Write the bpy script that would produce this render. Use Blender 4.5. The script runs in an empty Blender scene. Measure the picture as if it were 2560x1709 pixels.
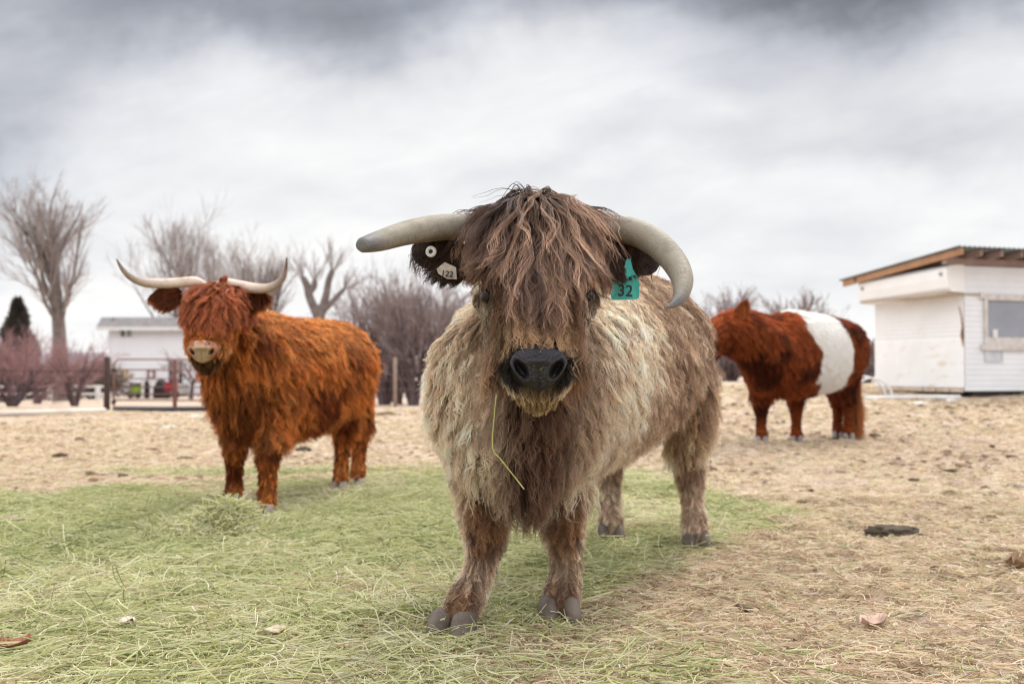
import bpy, math, random
import numpy as np
from mathutils import Vector
from mathutils.bvhtree import BVHTree
from mathutils.kdtree import KDTree

random.seed(7)
RNG = np.random.default_rng(11)
scene = bpy.context.scene
C = scene.collection

# ------------------------------------------------------------------ camera
CAM_H, PITCH, FPX = 0.78, math.atan(70.5 / 2489.0), 2489.0
cam_data = bpy.data.cameras.new("camera")
cam = bpy.data.objects.new("camera", cam_data)
C.objects.link(cam)
cam.location = (0, 0, CAM_H)
cam.rotation_euler = (math.pi / 2 + PITCH, 0, 0)
cam_data.lens = 35
cam_data.sensor_width = 36
cam_data.clip_end = 3000
cam_data.dof.use_dof = True
cam_data.dof.focus_distance = 2.62
cam_data.dof.aperture_fstop = 3.2
scene.camera = cam

# ------------------------------------------------------------------ render
scene.render.engine = 'CYCLES'
scene.view_settings.view_transform = 'Standard'
scene.view_settings.look = 'None'
scene.view_settings.exposure = 0.64
scene.view_settings.gamma = 1
try:
    scene.cycles.use_denoising = True
    scene.cycles.use_adaptive_sampling = False
    scene.cycles.denoiser = 'OPENIMAGEDENOISE'
    scene.cycles.denoising_prefilter = 'ACCURATE'
    scene.cycles.max_bounces = 8
    scene.cycles.diffuse_bounces = 3
    scene.cycles.glossy_bounces = 4
    scene.cycles.transmission_bounces = 6
    scene.cycles.transparent_max_bounces = 16
    scene.cycles_curves.shape = 'RIBBONS'
    scene.cycles_curves.subdivisions = 2
    scene.cycles.pixel_filter_type = 'BLACKMAN_HARRIS'
    scene.cycles.filter_width = 1.2
except Exception as e:
    print("cfg", e)

# ------------------------------------------------------------------ node helper
class NT:
    def __init__(s, tree):
        s.t = tree; s.n = tree.nodes; s.l = tree.links
    def node(s, typ, **kw):
        nd = s.n.new(typ)
        for k, v in kw.items():
            setattr(nd, k, v)
        return nd
    def put(s, sock, v):
        if v is None: return
        if isinstance(v, bpy.types.NodeSocket): s.l.new(v, sock)
        else:
            if hasattr(sock.default_value, '__len__') and not hasattr(v, '__len__'):
                v = (v,) * len(sock.default_value)
            if hasattr(v, '__len__') and len(v) == 3 and len(sock.default_value) == 4:
                v = tuple(v) + (1,)
            sock.default_value = v
    def m(s, op, a, b=None, c=None, clamp=False):
        nd = s.node('ShaderNodeMath', operation=op, use_clamp=clamp)
        s.put(nd.inputs[0], a); s.put(nd.inputs[1], b); s.put(nd.inputs[2], c)
        return nd.outputs[0]
    def vm(s, op, a, b=None, out=0):
        nd = s.node('ShaderNodeVectorMath', operation=op)
        s.put(nd.inputs[0], a)
        if b is not None: s.put(nd.inputs[1], b)
        return nd.outputs[out]
    def noise(s, vec, scale, detail=4, rough=.5, dist=0, out=0):
        nd = s.node('ShaderNodeTexNoise')
        if vec is not None: s.put(nd.inputs['Vector'], vec)
        nd.inputs['Scale'].default_value = scale
        nd.inputs['Detail'].default_value = detail
        nd.inputs['Roughness'].default_value = rough
        nd.inputs['Distortion'].default_value = dist
        return nd.outputs[out]
    def mix(s, fac, a, b, blend='MIX'):
        nd = s.node('ShaderNodeMix', data_type='RGBA', blend_type=blend)
        s.put(nd.inputs[0], fac); s.put(nd.inputs[6], a); s.put(nd.inputs[7], b)
        return nd.outputs[2]
    def ramp(s, fac, stops):
        nd = s.node('ShaderNodeValToRGB')
        el = nd.color_ramp.elements
        while len(el) > 1: el.remove(el[0])
        for i, (p, c) in enumerate(stops):
            e = el[0] if i == 0 else el.new(p)
            e.position = p
            e.color = (*c, 1) if hasattr(c, '__len__') else (c, c, c, 1)
        s.put(nd.inputs[0], fac)
        return nd.outputs[0]
    def smooth(s, x, a, b):
        nd = s.node('ShaderNodeMapRange', interpolation_type='SMOOTHSTEP')
        s.put(nd.inputs[0], x); nd.inputs[1].default_value = a; nd.inputs[2].default_value = b
        return nd.outputs[0]
    def xyz(s, v):
        nd = s.node('ShaderNodeSeparateXYZ'); s.put(nd.inputs[0], v); return nd.outputs
    def comb(s, x, y, z):
        nd = s.node('ShaderNodeCombineXYZ')
        for i, v in enumerate((x, y, z)): s.put(nd.inputs[i], v)
        return nd.outputs[0]
    def bump(s, h, strength=.5, dist=.01, normal=None):
        nd = s.node('ShaderNodeBump')
        s.put(nd.inputs['Height'], h)
        nd.inputs['Strength'].default_value = strength
        nd.inputs['Distance'].default_value = dist
        if normal is not None: s.put(nd.inputs['Normal'], normal)
        return nd.outputs[0]

# ------------------------------------------------------------------ sky and sun
SUN_EL, SUN_AZ = math.radians(52), math.radians(28)      # azimuth measured from +Y towards +X
world = bpy.data.worlds.new("World")
scene.world = world
world.use_nodes = True
W = NT(world.node_tree)
W.n.clear()
wout = W.node('ShaderNodeOutputWorld')
bg = W.node('ShaderNodeBackground')
W.l.new(bg.outputs[0], wout.inputs[0])
sky = W.node('ShaderNodeTexSky', sky_type='NISHITA')
sky.sun_disc = False
sky.sun_elevation = SUN_EL
sky.sun_rotation = SUN_AZ
sky.air_density = 1.0; sky.dust_density = 2.0
tc = W.node('ShaderNodeTexCoord').outputs['Generated']
x, y, z = W.xyz(tc)
yy = W.m('MAXIMUM', W.m('ABSOLUTE', y), 0.12)
u = W.m('DIVIDE', x, yy); v = W.m('DIVIDE', z, yy)
zz = W.m('ADD', W.m('MAXIMUM', z, 0.0), 0.16)
plane = W.comb(W.m('DIVIDE', x, zz), W.m('DIVIDE', y, zz), 0.0)
n_big = W.noise(plane, 0.55, 5, .52, .25)
n_mid = W.noise(plane, 1.5, 6, .55, .2)
n_w1 = W.noise(W.comb(u, v, 0.3), 4.0, 5, .55)
n_w2 = W.noise(W.comb(u, v, 7.7), 4.0, 5, .55)
n_f = W.noise(W.comb(W.m('MULTIPLY', W.m('ADD', u, W.m('MULTIPLY', v, -.9)), .40), W.m('ADD', v, W.m('MULTIPLY', u, -.12)), 2.2), 13.0, 5, .6, .4)
uw = W.m('ADD', u, W.m('MULTIPLY', W.m('SUBTRACT', n_w1, .5), .42))
vw = W.m('ADD', v, W.m('MULTIPLY', W.m('SUBTRACT', n_w2, .5), .20))
def blob(u0, v0, su, sv, rot=0.0):
    du = W.m('SUBTRACT', uw, u0); dv = W.m('SUBTRACT', vw, v0)
    c, s_ = math.cos(rot), math.sin(rot)
    a = W.m('DIVIDE', W.m('ADD', W.m('MULTIPLY', du, c), W.m('MULTIPLY', dv, s_)), su)
    b = W.m('DIVIDE', W.m('SUBTRACT', W.m('MULTIPLY', dv, c), W.m('MULTIPLY', du, s_)), sv)
    r2 = W.m('ADD', W.m('MULTIPLY', a, a), W.m('MULTIPLY', b, b))
    return W.m('EXPONENT', W.m('MULTIPLY', r2, -1.0))
tot = None
for amp, *prm in [(.30, -.38, .375, .30, .070, .05), (.11, -.08, .355, .20, .035, .03), (.10, 0, .44, 1.2, .10, 0), (.33, -.56, .215, .17, .085, .30), (.24, .14, .41, .32, .045, 0),
                  (.27, .47, .385, .24, .070, -.08), (.10, .30, .30, .18, .05, -.2), (.07, .46, .235, .22, .04, -.1), (.06, .33, .12, .32, .035, -.12), (.07, .10, .215, .30, .02, .12)]:
    t = W.m('MULTIPLY', blob(*prm), amp)
    tot = t if tot is None else W.m('ADD', tot, t)
tot = W.m('MULTIPLY', tot, 1.0)
base = W.m('SUBTRACT', .60, tot)
base = W.m('ADD', base, W.m('MULTIPLY', W.m('SUBTRACT', n_mid, .5), .20))
base = W.m('ADD', base, W.m('MULTIPLY', W.m('SUBTRACT', n_f, .5), .20))
# overhead, unseen: broken overcast from its own noise, brightened to light the scene
over = W.m('ADD', 1.25, W.m('MULTIPLY', W.m('SUBTRACT', n_big, .5), .7))
hi = W.smooth(v, .40, .80)
lum = W.node('ShaderNodeMix', data_type='FLOAT')
W.put(lum.inputs[0], hi); W.put(lum.inputs[2], base); W.put(lum.inputs[3], over)
lum = W.m('MAXIMUM', lum.outputs[0], .15)
glow = W.m('MULTIPLY', W.m('EXPONENT', W.m('MULTIPLY', W.m('MULTIPLY', v, v), -120.0)), .06)
lum = W.m('ADD', lum, glow)
tint = W.ramp(lum, [(.25, (.91, .965, 1.10)), (.45, (.96, .985, 1.045)), (.65, (1.0, 1.0, .99)), (1.0, (1.0, 1.0, 1.0))])
cloud = W.vm('MULTIPLY', tint, W.comb(lum, lum, lum))
skyc = W.vm('MULTIPLY', sky.outputs[0], W.comb(.10, .10, .10))
thin = W.m('MULTIPLY', W.smooth(n_w1, .52, .75), .10)
W.put(bg.inputs['Color'], W.mix(thin, cloud, skyc))
bg.inputs['Strength'].default_value = 1.0

sun_data = bpy.data.lights.new("sun", 'SUN')
sun_data.energy = 1.5
sun_data.angle = math.radians(10)
sun_data.color = (1.0, .955, .89)
sun = bpy.data.objects.new("sun", sun_data)
C.objects.link(sun)
sd = Vector((math.sin(SUN_AZ) * math.cos(SUN_EL), math.cos(SUN_AZ) * math.cos(SUN_EL), math.sin(SUN_EL)))
sun.rotation_euler = sd.to_track_quat('Z', 'Y').to_euler()
sun.location = (5, 10, 12)

# ------------------------------------------------------------------ helpers
def P(px, py, Y):
    """the world point at world depth Y that the photograph shows at (px, py)"""
    a = (px - 1280.0) / FPX; b = -(py - 854.5) / FPX
    d = np.array([a, math.cos(PITCH) - b * math.sin(PITCH), math.sin(PITCH) + b * math.cos(PITCH)])
    return np.array([0, 0, CAM_H]) + d * (Y / d[1])

def sstep(x, a, b):
    t = np.clip((np.asarray(x, float) - a) / (b - a), 0, 1)
    return t * t * (3 - 2 * t)

def vnoise(p, scale=1.0, seed=0):
    """value noise in 0..1 at points p (n,3)"""
    p = np.asarray(p, float) * scale + seed * 17.31
    i = np.floor(p).astype(np.int64); f = p - i
    f = f * f * (3 - 2 * f)
    def h(a, b, c):
        q = (a * 374761393 + b * 668265263 + c * 2147483647 + seed * 974711) & 0xFFFFFFFF
        q = ((q ^ (q >> 13)) * 1274126177) & 0xFFFFFFFF
        q = (q ^ (q >> 16)) & 0xFFFF
        return q / 65535.0
    r = 0
    for dx in (0, 1):
        for dy in (0, 1):
            for dz in (0, 1):
                w = (f[:, 0] if dx else 1 - f[:, 0]) * (f[:, 1] if dy else 1 - f[:, 1]) * (f[:, 2] if dz else 1 - f[:, 2])
                r = r + w * h(i[:, 0] + dx, i[:, 1] + dy, i[:, 2] + dz)
    return r

def fbm(p, scale=1.0, seed=0, octs=3):
    s = 0; a = 1; t = 0
    for k in range(octs):
        s = s + a * vnoise(p, scale * 2 ** k, seed + k); t += a; a *= .5
    return s / t

YR = [0, 6, 9.5, 11, 18, 26, 60, 3000]; ZR = [0, 0, .09, .11, .36, .38, .30, .2]
YL = [0, 7, 25, 60, 100, 400, 3000];    ZL = [0, 0, -.19, -.95, -1.2, -1.5, -1.6]
def gz_base(x, y):
    x = np.asarray(x, float); y = np.asarray(y, float)
    k = sstep(x / np.maximum(np.abs(y), 4.0), -.05, .18)
    return np.interp(y, YL, ZL) * (1 - k) + np.interp(y, YR, ZR) * k
def gz(x, y):
    x = np.atleast_1d(np.asarray(x, float)); y = np.atleast_1d(np.asarray(y, float))
    p = np.stack([x, y, np.zeros_like(x)], 1)
    m = (vnoise(p, .9, 3) - .5) * .05 * sstep(y, 3.5, 7) + (vnoise(p, 4.5, 5) - .5) * .022 + (vnoise(p, 15, 6) - .5) * .012
    right = sstep(x, .1, 1.2)
    m += (np.maximum(vnoise(p, 9, 8) - .58, 0)) * .11 * (0.25 + .75 * right) + (np.maximum(vnoise(p, 3.5, 12) - .66, 0)) * .10 * (.3 + .7 * right)
    return gz_base(x, y) + m - .004
def gzf(x, y): return float(gz(x, y)[0])

def G(px, py):
    """where the ray through (px, py) meets the ground"""
    a = P(px, py, 1.0) - np.array([0, 0, CAM_H])
    lo = 1.0
    for Y in np.geomspace(1.5, 400, 900):
        q = np.array([0, 0, CAM_H]) + a * Y
        if q[2] <= gz_base(q[0], q[1]): return np.array([q[0], q[1], gzf(q[0], q[1])])
    return q

def new_mesh(name, V, F, mat=None, parent=None, smooth=True, base=None, cols=None, midx=None):
    V = np.asarray(V, float)
    if base is not None: V = V - np.asarray(base)
    me = bpy.data.meshes.new(name)
    me.from_pydata(V.tolist() if len(V) else [], [], F if isinstance(F, list) else np.asarray(F).tolist())
    mats = mat if isinstance(mat, (list, tuple)) else [mat]
    for m_ in mats:
        if m_ is not None: me.materials.append(m_)
    if midx is not None: me.polygons.foreach_set('material_index', np.asarray(midx, np.int32))
    if smooth: me.polygons.foreach_set('use_smooth', np.ones(len(me.polygons), bool))
    if cols is not None: set_cols(me, cols)
    me.update()
    o = bpy.data.objects.new(name, me)
    C.objects.link(o)
    if parent is not None: o.parent = parent
    return o

def set_cols(me, cols):
    a = me.attributes.new('col', 'FLOAT_COLOR', 'POINT')
    c = np.ones((len(cols), 4)); c[:, :3] = cols
    a.data.foreach_set('color', c.ravel().astype(np.float32))

def empty(name, loc, rz=0.0):
    o = bpy.data.objects.new(name, None); C.objects.link(o)
    o.location = tuple(loc); o.rotation_euler = (0, 0, rz)
    o.empty_display_size = .2
    return o
def tag(o, label=None, cat=None, group=None, kind=None):
    if label: o['label'] = label
    if cat: o['category'] = cat
    if group: o['group'] = group
    if kind: o['kind'] = kind
    return o

class MB:
    """collects simple solids and builds them as one mesh"""
    def __init__(s): s.V = []; s.F = []; s.n = 0
    def add(s, V, F):
        V = np.asarray(V, float)
        s.V.append(V); s.F += [tuple(int(i) + s.n for i in f) for f in F]; s.n += len(V); return s
    def box(s, lo, hi, M=None):
        (a, b, c), (d, e, f) = lo, hi
        V = np.array([(a, b, c), (d, b, c), (d, e, c), (a, e, c), (a, b, f), (d, b, f), (d, e, f), (a, e, f)], float)
        if M is not None: V = M(V)
        return s.add(V, [(0, 3, 2, 1), (4, 5, 6, 7), (0, 1, 5, 4), (1, 2, 6, 5), (2, 3, 7, 6), (3, 0, 4, 7)])
    def bar(s, a, b, w, h, up=(0, 0, 1)):
        a = np.array(a, float); b = np.array(b, float); t = b - a; t /= np.linalg.norm(t)
        sd_ = np.cross(t, up); sd_ /= np.linalg.norm(sd_) + 1e-9; u_ = np.cross(sd_, t)
        V = [q + sx * sd_ * w / 2 + sz * u_ * h / 2 for q in (a, b) for sx, sz in ((-1, -1), (1, -1), (1, 1), (-1, 1))]
        return s.add(V, [(0, 1, 2, 3), (7, 6, 5, 4), (0, 4, 5, 1), (1, 5, 6, 2), (2, 6, 7, 3), (3, 7, 4, 0)])
    def tube(s, pts, r, n=8):
        pts = np.array(pts, float)
        R = np.full(len(pts), r) if np.isscalar(r) else np.array(r, float)
        V, F = tube_batch(pts[None], R[None], n, caps=True)
        return s.add(V, F)
    def build(s, name, mat, parent=None, base=None, smooth=False):
        return new_mesh(name, np.concatenate(s.V), s.F, mat, parent, smooth, base)

def frames(Pt):
    """tangents and two normals for polylines (N,n,3)"""
    T = np.gradient(Pt, axis=1)
    T /= np.linalg.norm(T, axis=2, keepdims=True) + 1e-12
    ref = np.zeros_like(T); ref[..., 2] = 1.0
    m = np.abs(T[:, :1, 2]) > .9
    ref[np.broadcast_to(m, T.shape[:2])] = (1, 0.1, 0)
    A = np.cross(T, ref); A /= np.linalg.norm(A, axis=2, keepdims=True) + 1e-12
    B = np.cross(A, T)
    return T, A, B

def tube_batch(Pt, R, sides=4, caps=False):
    N, n = Pt.shape[:2]
    T, A, B = frames(Pt)
    th = np.arange(sides) * 2 * np.pi / sides
    V = Pt[:, :, None] + R[:, :, None, None] * (np.cos(th)[None, None, :, None] * A[:, :, None] + np.sin(th)[None, None, :, None] * B[:, :, None])
    V = V.reshape(-1, 3)
    i = np.arange(N)[:, None, None] * n * sides; j = np.arange(n - 1)[None, :, None] * sides; k = np.arange(sides)[None, None, :]
    k2 = (k + 1) % sides
    F = np.stack([i + j + k, i + j + k2, i + j + sides + k2, i + j + sides + k], -1).reshape(-1, 4)
    F = F.tolist()
    if caps:
        for q in range(N):
            o = q * n * sides
            F.append([o + a for a in range(sides)][::-1]); F.append([o + (n - 1) * sides + a for a in range(sides)])
    return V, F

def mat(name, build):
    m = bpy.data.materials.new(name); m.use_nodes = True
    t = NT(m.node_tree); t.n.clear()
    out = t.node('ShaderNodeOutputMaterial')
    s = build(t)
    t.l.new(s, out.inputs[0])
    return m

def pbsdf(t, color, rough=.7, bump=None, metal=0, spec=.5, **kw):
    b = t.node('ShaderNodeBsdfPrincipled')
    t.put(b.inputs['Base Color'], color); t.put(b.inputs['Roughness'], rough)
    b.inputs['Metallic'].default_value = metal
    b.inputs['Specular IOR Level'].default_value = spec
    if bump is not None: t.l.new(bump, b.inputs['Normal'])
    for k, v_ in kw.items(): t.put(b.inputs[k.replace('_', ' ')], v_)
    return b.outputs[0]

def simple(name, c1, c2=None, scale=6, rough=.7, metal=0, bumpk=.15, spec=.4, coord='Object', thr=(.35, .7)):
    c2 = c2 or tuple(v * .75 for v in c1)
    def b(t):
        co = t.node('ShaderNodeTexCoord').outputs[coord]
        n = t.noise(co, scale, 6, .6)
        f = t.smooth(n, *thr)
        return pbsdf(t, t.mix(f, c1, c2), rough, t.bump(t.noise(co, scale * 6, 4), bumpk, .01), metal, spec)
    return mat(name, b)

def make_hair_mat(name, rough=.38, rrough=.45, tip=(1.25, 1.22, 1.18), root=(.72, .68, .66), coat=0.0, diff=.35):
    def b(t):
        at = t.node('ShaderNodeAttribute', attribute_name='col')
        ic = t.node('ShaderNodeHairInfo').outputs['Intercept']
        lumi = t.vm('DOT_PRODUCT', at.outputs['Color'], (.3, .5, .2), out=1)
        rt = t.mix(t.smooth(lumi, .45, .75), root, (.92, .90, .88))  # natural root tone, darkened further to paint shade between the locks
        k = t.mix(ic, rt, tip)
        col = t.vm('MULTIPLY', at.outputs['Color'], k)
        col = t.vm('MINIMUM', col, (.93, .93, .93))
        d = pbsdf(t, col, .55, spec=.18)
        tl = t.node('ShaderNodeBsdfTranslucent'); t.put(tl.inputs[0], col)
        mx = t.node('ShaderNodeMixShader'); mx.inputs[0].default_value = .22
        t.l.new(d, mx.inputs[1]); t.l.new(tl.outputs[0], mx.inputs[2])
        return mx.outputs[0]
    return mat(name, b)

def make_curves(name, Pt, R, cols, m, parent=None, base=None):
    """Pt (N,n,3), R (N,n), cols (N,3)"""
    N, n = Pt.shape[:2]
    cu = bpy.data.hair_curves.new(name)
    cu.add_curves([n] * N)
    Q = Pt if base is None else Pt - np.asarray(base)
    cu.position_data.foreach_set('vector', np.ascontiguousarray(Q, dtype=np.float32).ravel())
    a = cu.attributes.get('radius') or cu.attributes.new('radius', 'FLOAT', 'POINT')
    a.data.foreach_set('value', np.ascontiguousarray(R, dtype=np.float32).ravel())
    a = cu.attributes.new('col', 'FLOAT_COLOR', 'CURVE')
    c = np.ones((N, 4), np.float32); c[:, :3] = cols
    a.data.foreach_set('color', c.ravel())
    cu.materials.append(m)
    o = bpy.data.objects.new(name, cu)
    C.objects.link(o)
    if parent is not None: o.parent = parent
    return o

def nrm(v): return v / (np.linalg.norm(v, axis=-1, keepdims=True) + 1e-12)

#@@GROUND
# ================================================================== GROUND
def ground_mat():
    def b(t):
        co = t.node('ShaderNodeTexCoord').outputs['Object']
        n1 = t.noise(co, .55, 6, .6); n2 = t.noise(co, 5.0, 6, .65); n3 = t.noise(co, 38.0, 5, .7)
        st = t.noise(t.vm('MULTIPLY', co, (26, 90, 1)), 1.0, 4, .6, .8)
        st2 = t.noise(t.vm('MULTIPLY', co, (95, 28, 1)), 1.0, 4, .6, .8)
        c = t.mix(t.smooth(n1, .35, .65), (.47, .365, .285), (.40, .305, .245))
        c = t.mix(t.smooth(n2, .50, .66), c, (.25, .165, .115))
        c = t.mix(t.m('MULTIPLY', t.smooth(n3, .55, .75), .7), c, (.20, .13, .095))
        c = t.mix(t.m('MULTIPLY', t.smooth(st, .56, .66), .8), c, (.64, .54, .42))
        c = t.mix(t.m('MULTIPLY', t.smooth(st2, .58, .68), .7), c, (.66, .55, .42))
        X = t.xyz(co)
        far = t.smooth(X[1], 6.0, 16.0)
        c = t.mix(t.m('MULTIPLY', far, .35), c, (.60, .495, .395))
        nm = t.noise(t.vm('MULTIPLY', co, (1, .8, 1)), 2.1, 6, .72)
        c = t.mix(t.m('MULTIPLY', t.smooth(nm, .54, .70), .6), c, (.30, .21, .15))
        # trampled green hay dust close to the animals
        mk = t.m('MULTIPLY', t.m('SUBTRACT', 1.0, t.smooth(X[1], 5.4, 6.8)), t.m('SUBTRACT', 1.0, t.smooth(X[0], -.2, 1.6)))
        c = t.mix(t.m('MULTIPLY', mk, .35), c, (.30, .27, .14))
        h = t.m('ADD', t.m('MULTIPLY', n2, .6), t.m('ADD', t.m('MULTIPLY', n3, .3), t.m('MULTIPLY', st, .15)))
        return pbsdf(t, c, .95, t.bump(h, .8, .035), spec=.15)
    return mat("dirt_ground", b)

def axis(a0, a1, far0, far1, fine, nfar=34):
    mid = np.arange(a0, a1, fine)
    lo = a0 - np.geomspace(fine, a0 - far0, nfar)[::-1]; hi = a1 + np.geomspace(fine, far1 - a1, nfar)
    return np.concatenate([lo, mid, hi])
gx = axis(-5.5, 6.5, -1500, 1500, .032, 46); gy = axis(1.6, 13.5, -400, 2600, .032, 46)
GX, GY = np.meshgrid(gx, gy)
GZ = gz(GX.ravel(), GY.ravel())
nx_, ny_ = len(gx), len(gy)
ii = (np.arange(ny_ - 1)[:, None] * nx_ + np.arange(nx_ - 1)[None]).ravel()
GF = np.stack([ii, ii + 1, ii + nx_ + 1, ii + nx_], 1)
me = bpy.data.meshes.new('ground')
me.vertices.add(nx_ * ny_); me.vertices.foreach_set('co', np.stack([GX.ravel(), GY.ravel(), GZ], 1).astype(np.float32).ravel())
me.loops.add(len(GF) * 4); me.loops.foreach_set('vertex_index', GF.astype(np.int32).ravel())
me.polygons.add(len(GF)); me.polygons.foreach_set('loop_start', np.arange(0, len(GF) * 4, 4, dtype=np.int32))
me.update(calc_edges=True); me.polygons.foreach_set('use_smooth', np.ones(len(GF), bool))
me.materials.append(ground_mat())
ground = bpy.data.objects.new('ground', me); C.objects.link(ground); tag(ground, 'trampled tan dirt paddock with scattered straw', kind='structure')

def blade_mat(name, tr=.35):
    def b(t):
        at = t.node('ShaderNodeAttribute', attribute_name='col').outputs['Color']
        d = pbsdf(t, at, .55, spec=.35)
        tl = t.node('ShaderNodeBsdfTranslucent'); t.put(tl.inputs[0], at)
        mx = t.node('ShaderNodeMixShader'); mx.inputs[0].default_value = tr
        t.l.new(d, mx.inputs[1]); t.l.new(tl.outputs[0], mx.inputs[2])
        return mx.outputs[0]
    return mat(name, b)
BLADE = blade_mat('hay_blades')

def green_density(x, y):
    """how much green hay lies at x, y (0..1)"""
    p = np.stack([x, y, 0 * x], 1)
    n = fbm(p, 1.5, 21, 3) - .5
    n2 = fbm(p, 4.0, 25, 2) - .5
    yy_ = y + n * 1.3
    xx_ = x + n * .8
    px = 1280 + 2489 * x / np.maximum(y, .5)
    lim = np.interp(px, [-600, 0, 250, 490, 926, 1100, 1600, 1850, 2050], [5.7, 5.9, 6.2, 6.5, 7.1, 7.4, 7.3, 6.2, 5.2])
    far = 1 - sstep(y + n * 1.8, lim - .75, lim + .35)
    xl = np.interp(y, [2.2, 3.0, 3.6, 4.3, 5.5, 7.0, 9.0], [-.15, -.05, .30, .95, 1.2, 1.2, .2])
    left = 1 - sstep(xx_, xl - .25, xl + .25)
    tongue = 0 * x
    low = np.exp(-(((xx_ - .25) / .42) ** 2 + ((yy_ - 2.6) / .25) ** 2)) * .5          # wisps in the near middle
    back = (1 - sstep(yy_, 6.2, 6.7)) * sstep(yy_, 4.8, 5.3) * (1 - sstep(xx_, .7, 1.2)) * .8
    d = np.maximum.reduce([far * left, tongue, low, back])
    d = d * (1 - .6 * sstep(-px, 100, 700)) * (1 - .35 * sstep(x, .1, .6))
    d = d * (.55 + .45 * sstep(fbm(p, 2.6, 29, 3), .40, .56))
    return np.clip(d * (1 + 1.3 * n2), 0, 1.15)

def scatter(n, ylo, yhi, dens, k=1.0, seed=1):
    r = np.random.default_rng(seed)
    out = []; tot = 0
    while tot < n:
        y = np.sqrt(r.uniform(ylo ** 2, yhi ** 2, n)); x = r.uniform(-k, k, n) * np.maximum(y, 3.2)
        m = r.uniform(0, 1, n) < dens(x, y)
        out.append(np.stack([x[m], y[m]], 1)); tot += m.sum()
    return np.concatenate(out)[:n]

def blades(name, xy, L, wid, zthick, cols, pitch=.16, bend=.5, seed=2, segs=5, pile=None):
    r = np.random.default_rng(seed)
    N = len(xy)
    az = r.uniform(0, 2 * np.pi, N) + 0.0
    pt = r.normal(0, pitch, N)
    d0 = np.stack([np.cos(az) * np.cos(pt), np.sin(az) * np.cos(pt), np.sin(pt)], 1)
    side = np.stack([-np.sin(az), np.cos(az), 0 * az], 1)
    kb = r.normal(0, bend, N); kz = r.normal(0, bend * .35, N)
    t = np.linspace(-.5, .5, segs)
    h0 = r.uniform(0, 1, N) ** 1.5 * zthick
    Pt = np.zeros((N, segs, 3))
    base_ = np.stack([xy[:, 0], xy[:, 1], gz(xy[:, 0], xy[:, 1]) + h0 + .003], 1)
    if pile is not None: base_[:, 2] += pile(xy[:, 0], xy[:, 1]) * r.uniform(.1, 1, N)
    for i, tt in enumerate(t):
        Pt[:, i] = base_ + d0 * (L * tt)[:, None] + side * (L * kb * tt * tt)[:, None] * 1.2
        Pt[:, i, 2] += -L * np.abs(kz) * tt * tt * .8 + .0
    g = gz(Pt[..., 0].ravel(), Pt[..., 1].ravel()).reshape(N, segs) + .0015
    Pt[..., 2] = np.maximum(Pt[..., 2], g + h0[:, None] * .35)
    R = np.repeat(wid[:, None], segs, 1) * np.linspace(1.0, .55, segs)[None]
    return make_curves(name, Pt, R, cols, BLADE)

def pick(r, N, pal, jit=.15):
    pal = np.array([c[1:] for c in pal]); 
    return pal
def palette(r, N, entries, jit=.16):
    w = np.array([e[0] for e in entries], float); w /= w.sum()
    c = np.array([e[1] for e in entries])[r.choice(len(entries), N, p=w)]
    return np.clip(c * r.uniform(1 - jit, 1 + jit, (N, 1)) * r.uniform(.95, 1.05, (N, 3)), 0, .9)

GREENS = [(3, (.43, .45, .19)), (2.2, (.33, .36, .12)), (3, (.58, .58, .33)), (3.2, (.72, .68, .47)), (1.3, (.16, .19, .06)), (2.6, (.74, .66, .49))]
STRAWS = [(3, (.62, .49, .33)), (3, (.70, .59, .43)), (2, (.48, .35, .23)), (1.2, (.30, .20, .13)), (.5, (.40, .42, .18)), (1, (.78, .70, .56))]
r_ = np.random.default_rng(5)
def hay_cols(r, xy, j=.25):
    N = len(xy); p3 = np.stack([xy[:, 0], xy[:, 1], 0 * xy[:, 0]], 1)
    k = sstep(fbm(p3, 1.7, 131, 3) + .10 * sstep(xy[:, 1], 3.2, 4.6) + r.normal(0, .06, N), .40, .58)
    A_ = palette(r, N, [(3, (.47, .48, .23)), (2.2, (.36, .385, .15)), (2.5, (.56, .57, .31)), (1.2, (.15, .18, .06)), (1.5, (.68, .65, .42))], j)
    B_ = palette(r, N, [(3, (.50, .51, .24)), (3, (.64, .63, .38)), (3, (.76, .70, .52)), (1, (.22, .22, .09)), (1.2, (.50, .38, .25))], j)
    return A_ * k[:, None] + B_ * (1 - k[:, None])
xy = scatter(125000, 1.3, 8.4, green_density, seed=31)
N = len(xy)
hay = blades('hay', xy, r_.uniform(.03, .17, N), r_.uniform(.0009, .0024, N), .028, hay_cols(r_, xy), pitch=.14, seed=32)
tag(hay, 'loose green hay strewn over the paddock floor', 'hay', kind='stuff')
xy = scatter(14000, 1.3, 8.5, green_density, seed=41)
N = len(xy)
hay2 = blades('hay_wisps', xy, r_.uniform(.08, .24, N), r_.uniform(.0011, .0024, N), .05, hay_cols(r_, xy, .2), pitch=.33, seed=42)
tag(hay2, 'longer green hay stalks standing out of the loose hay', 'hay', kind='stuff')

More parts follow.
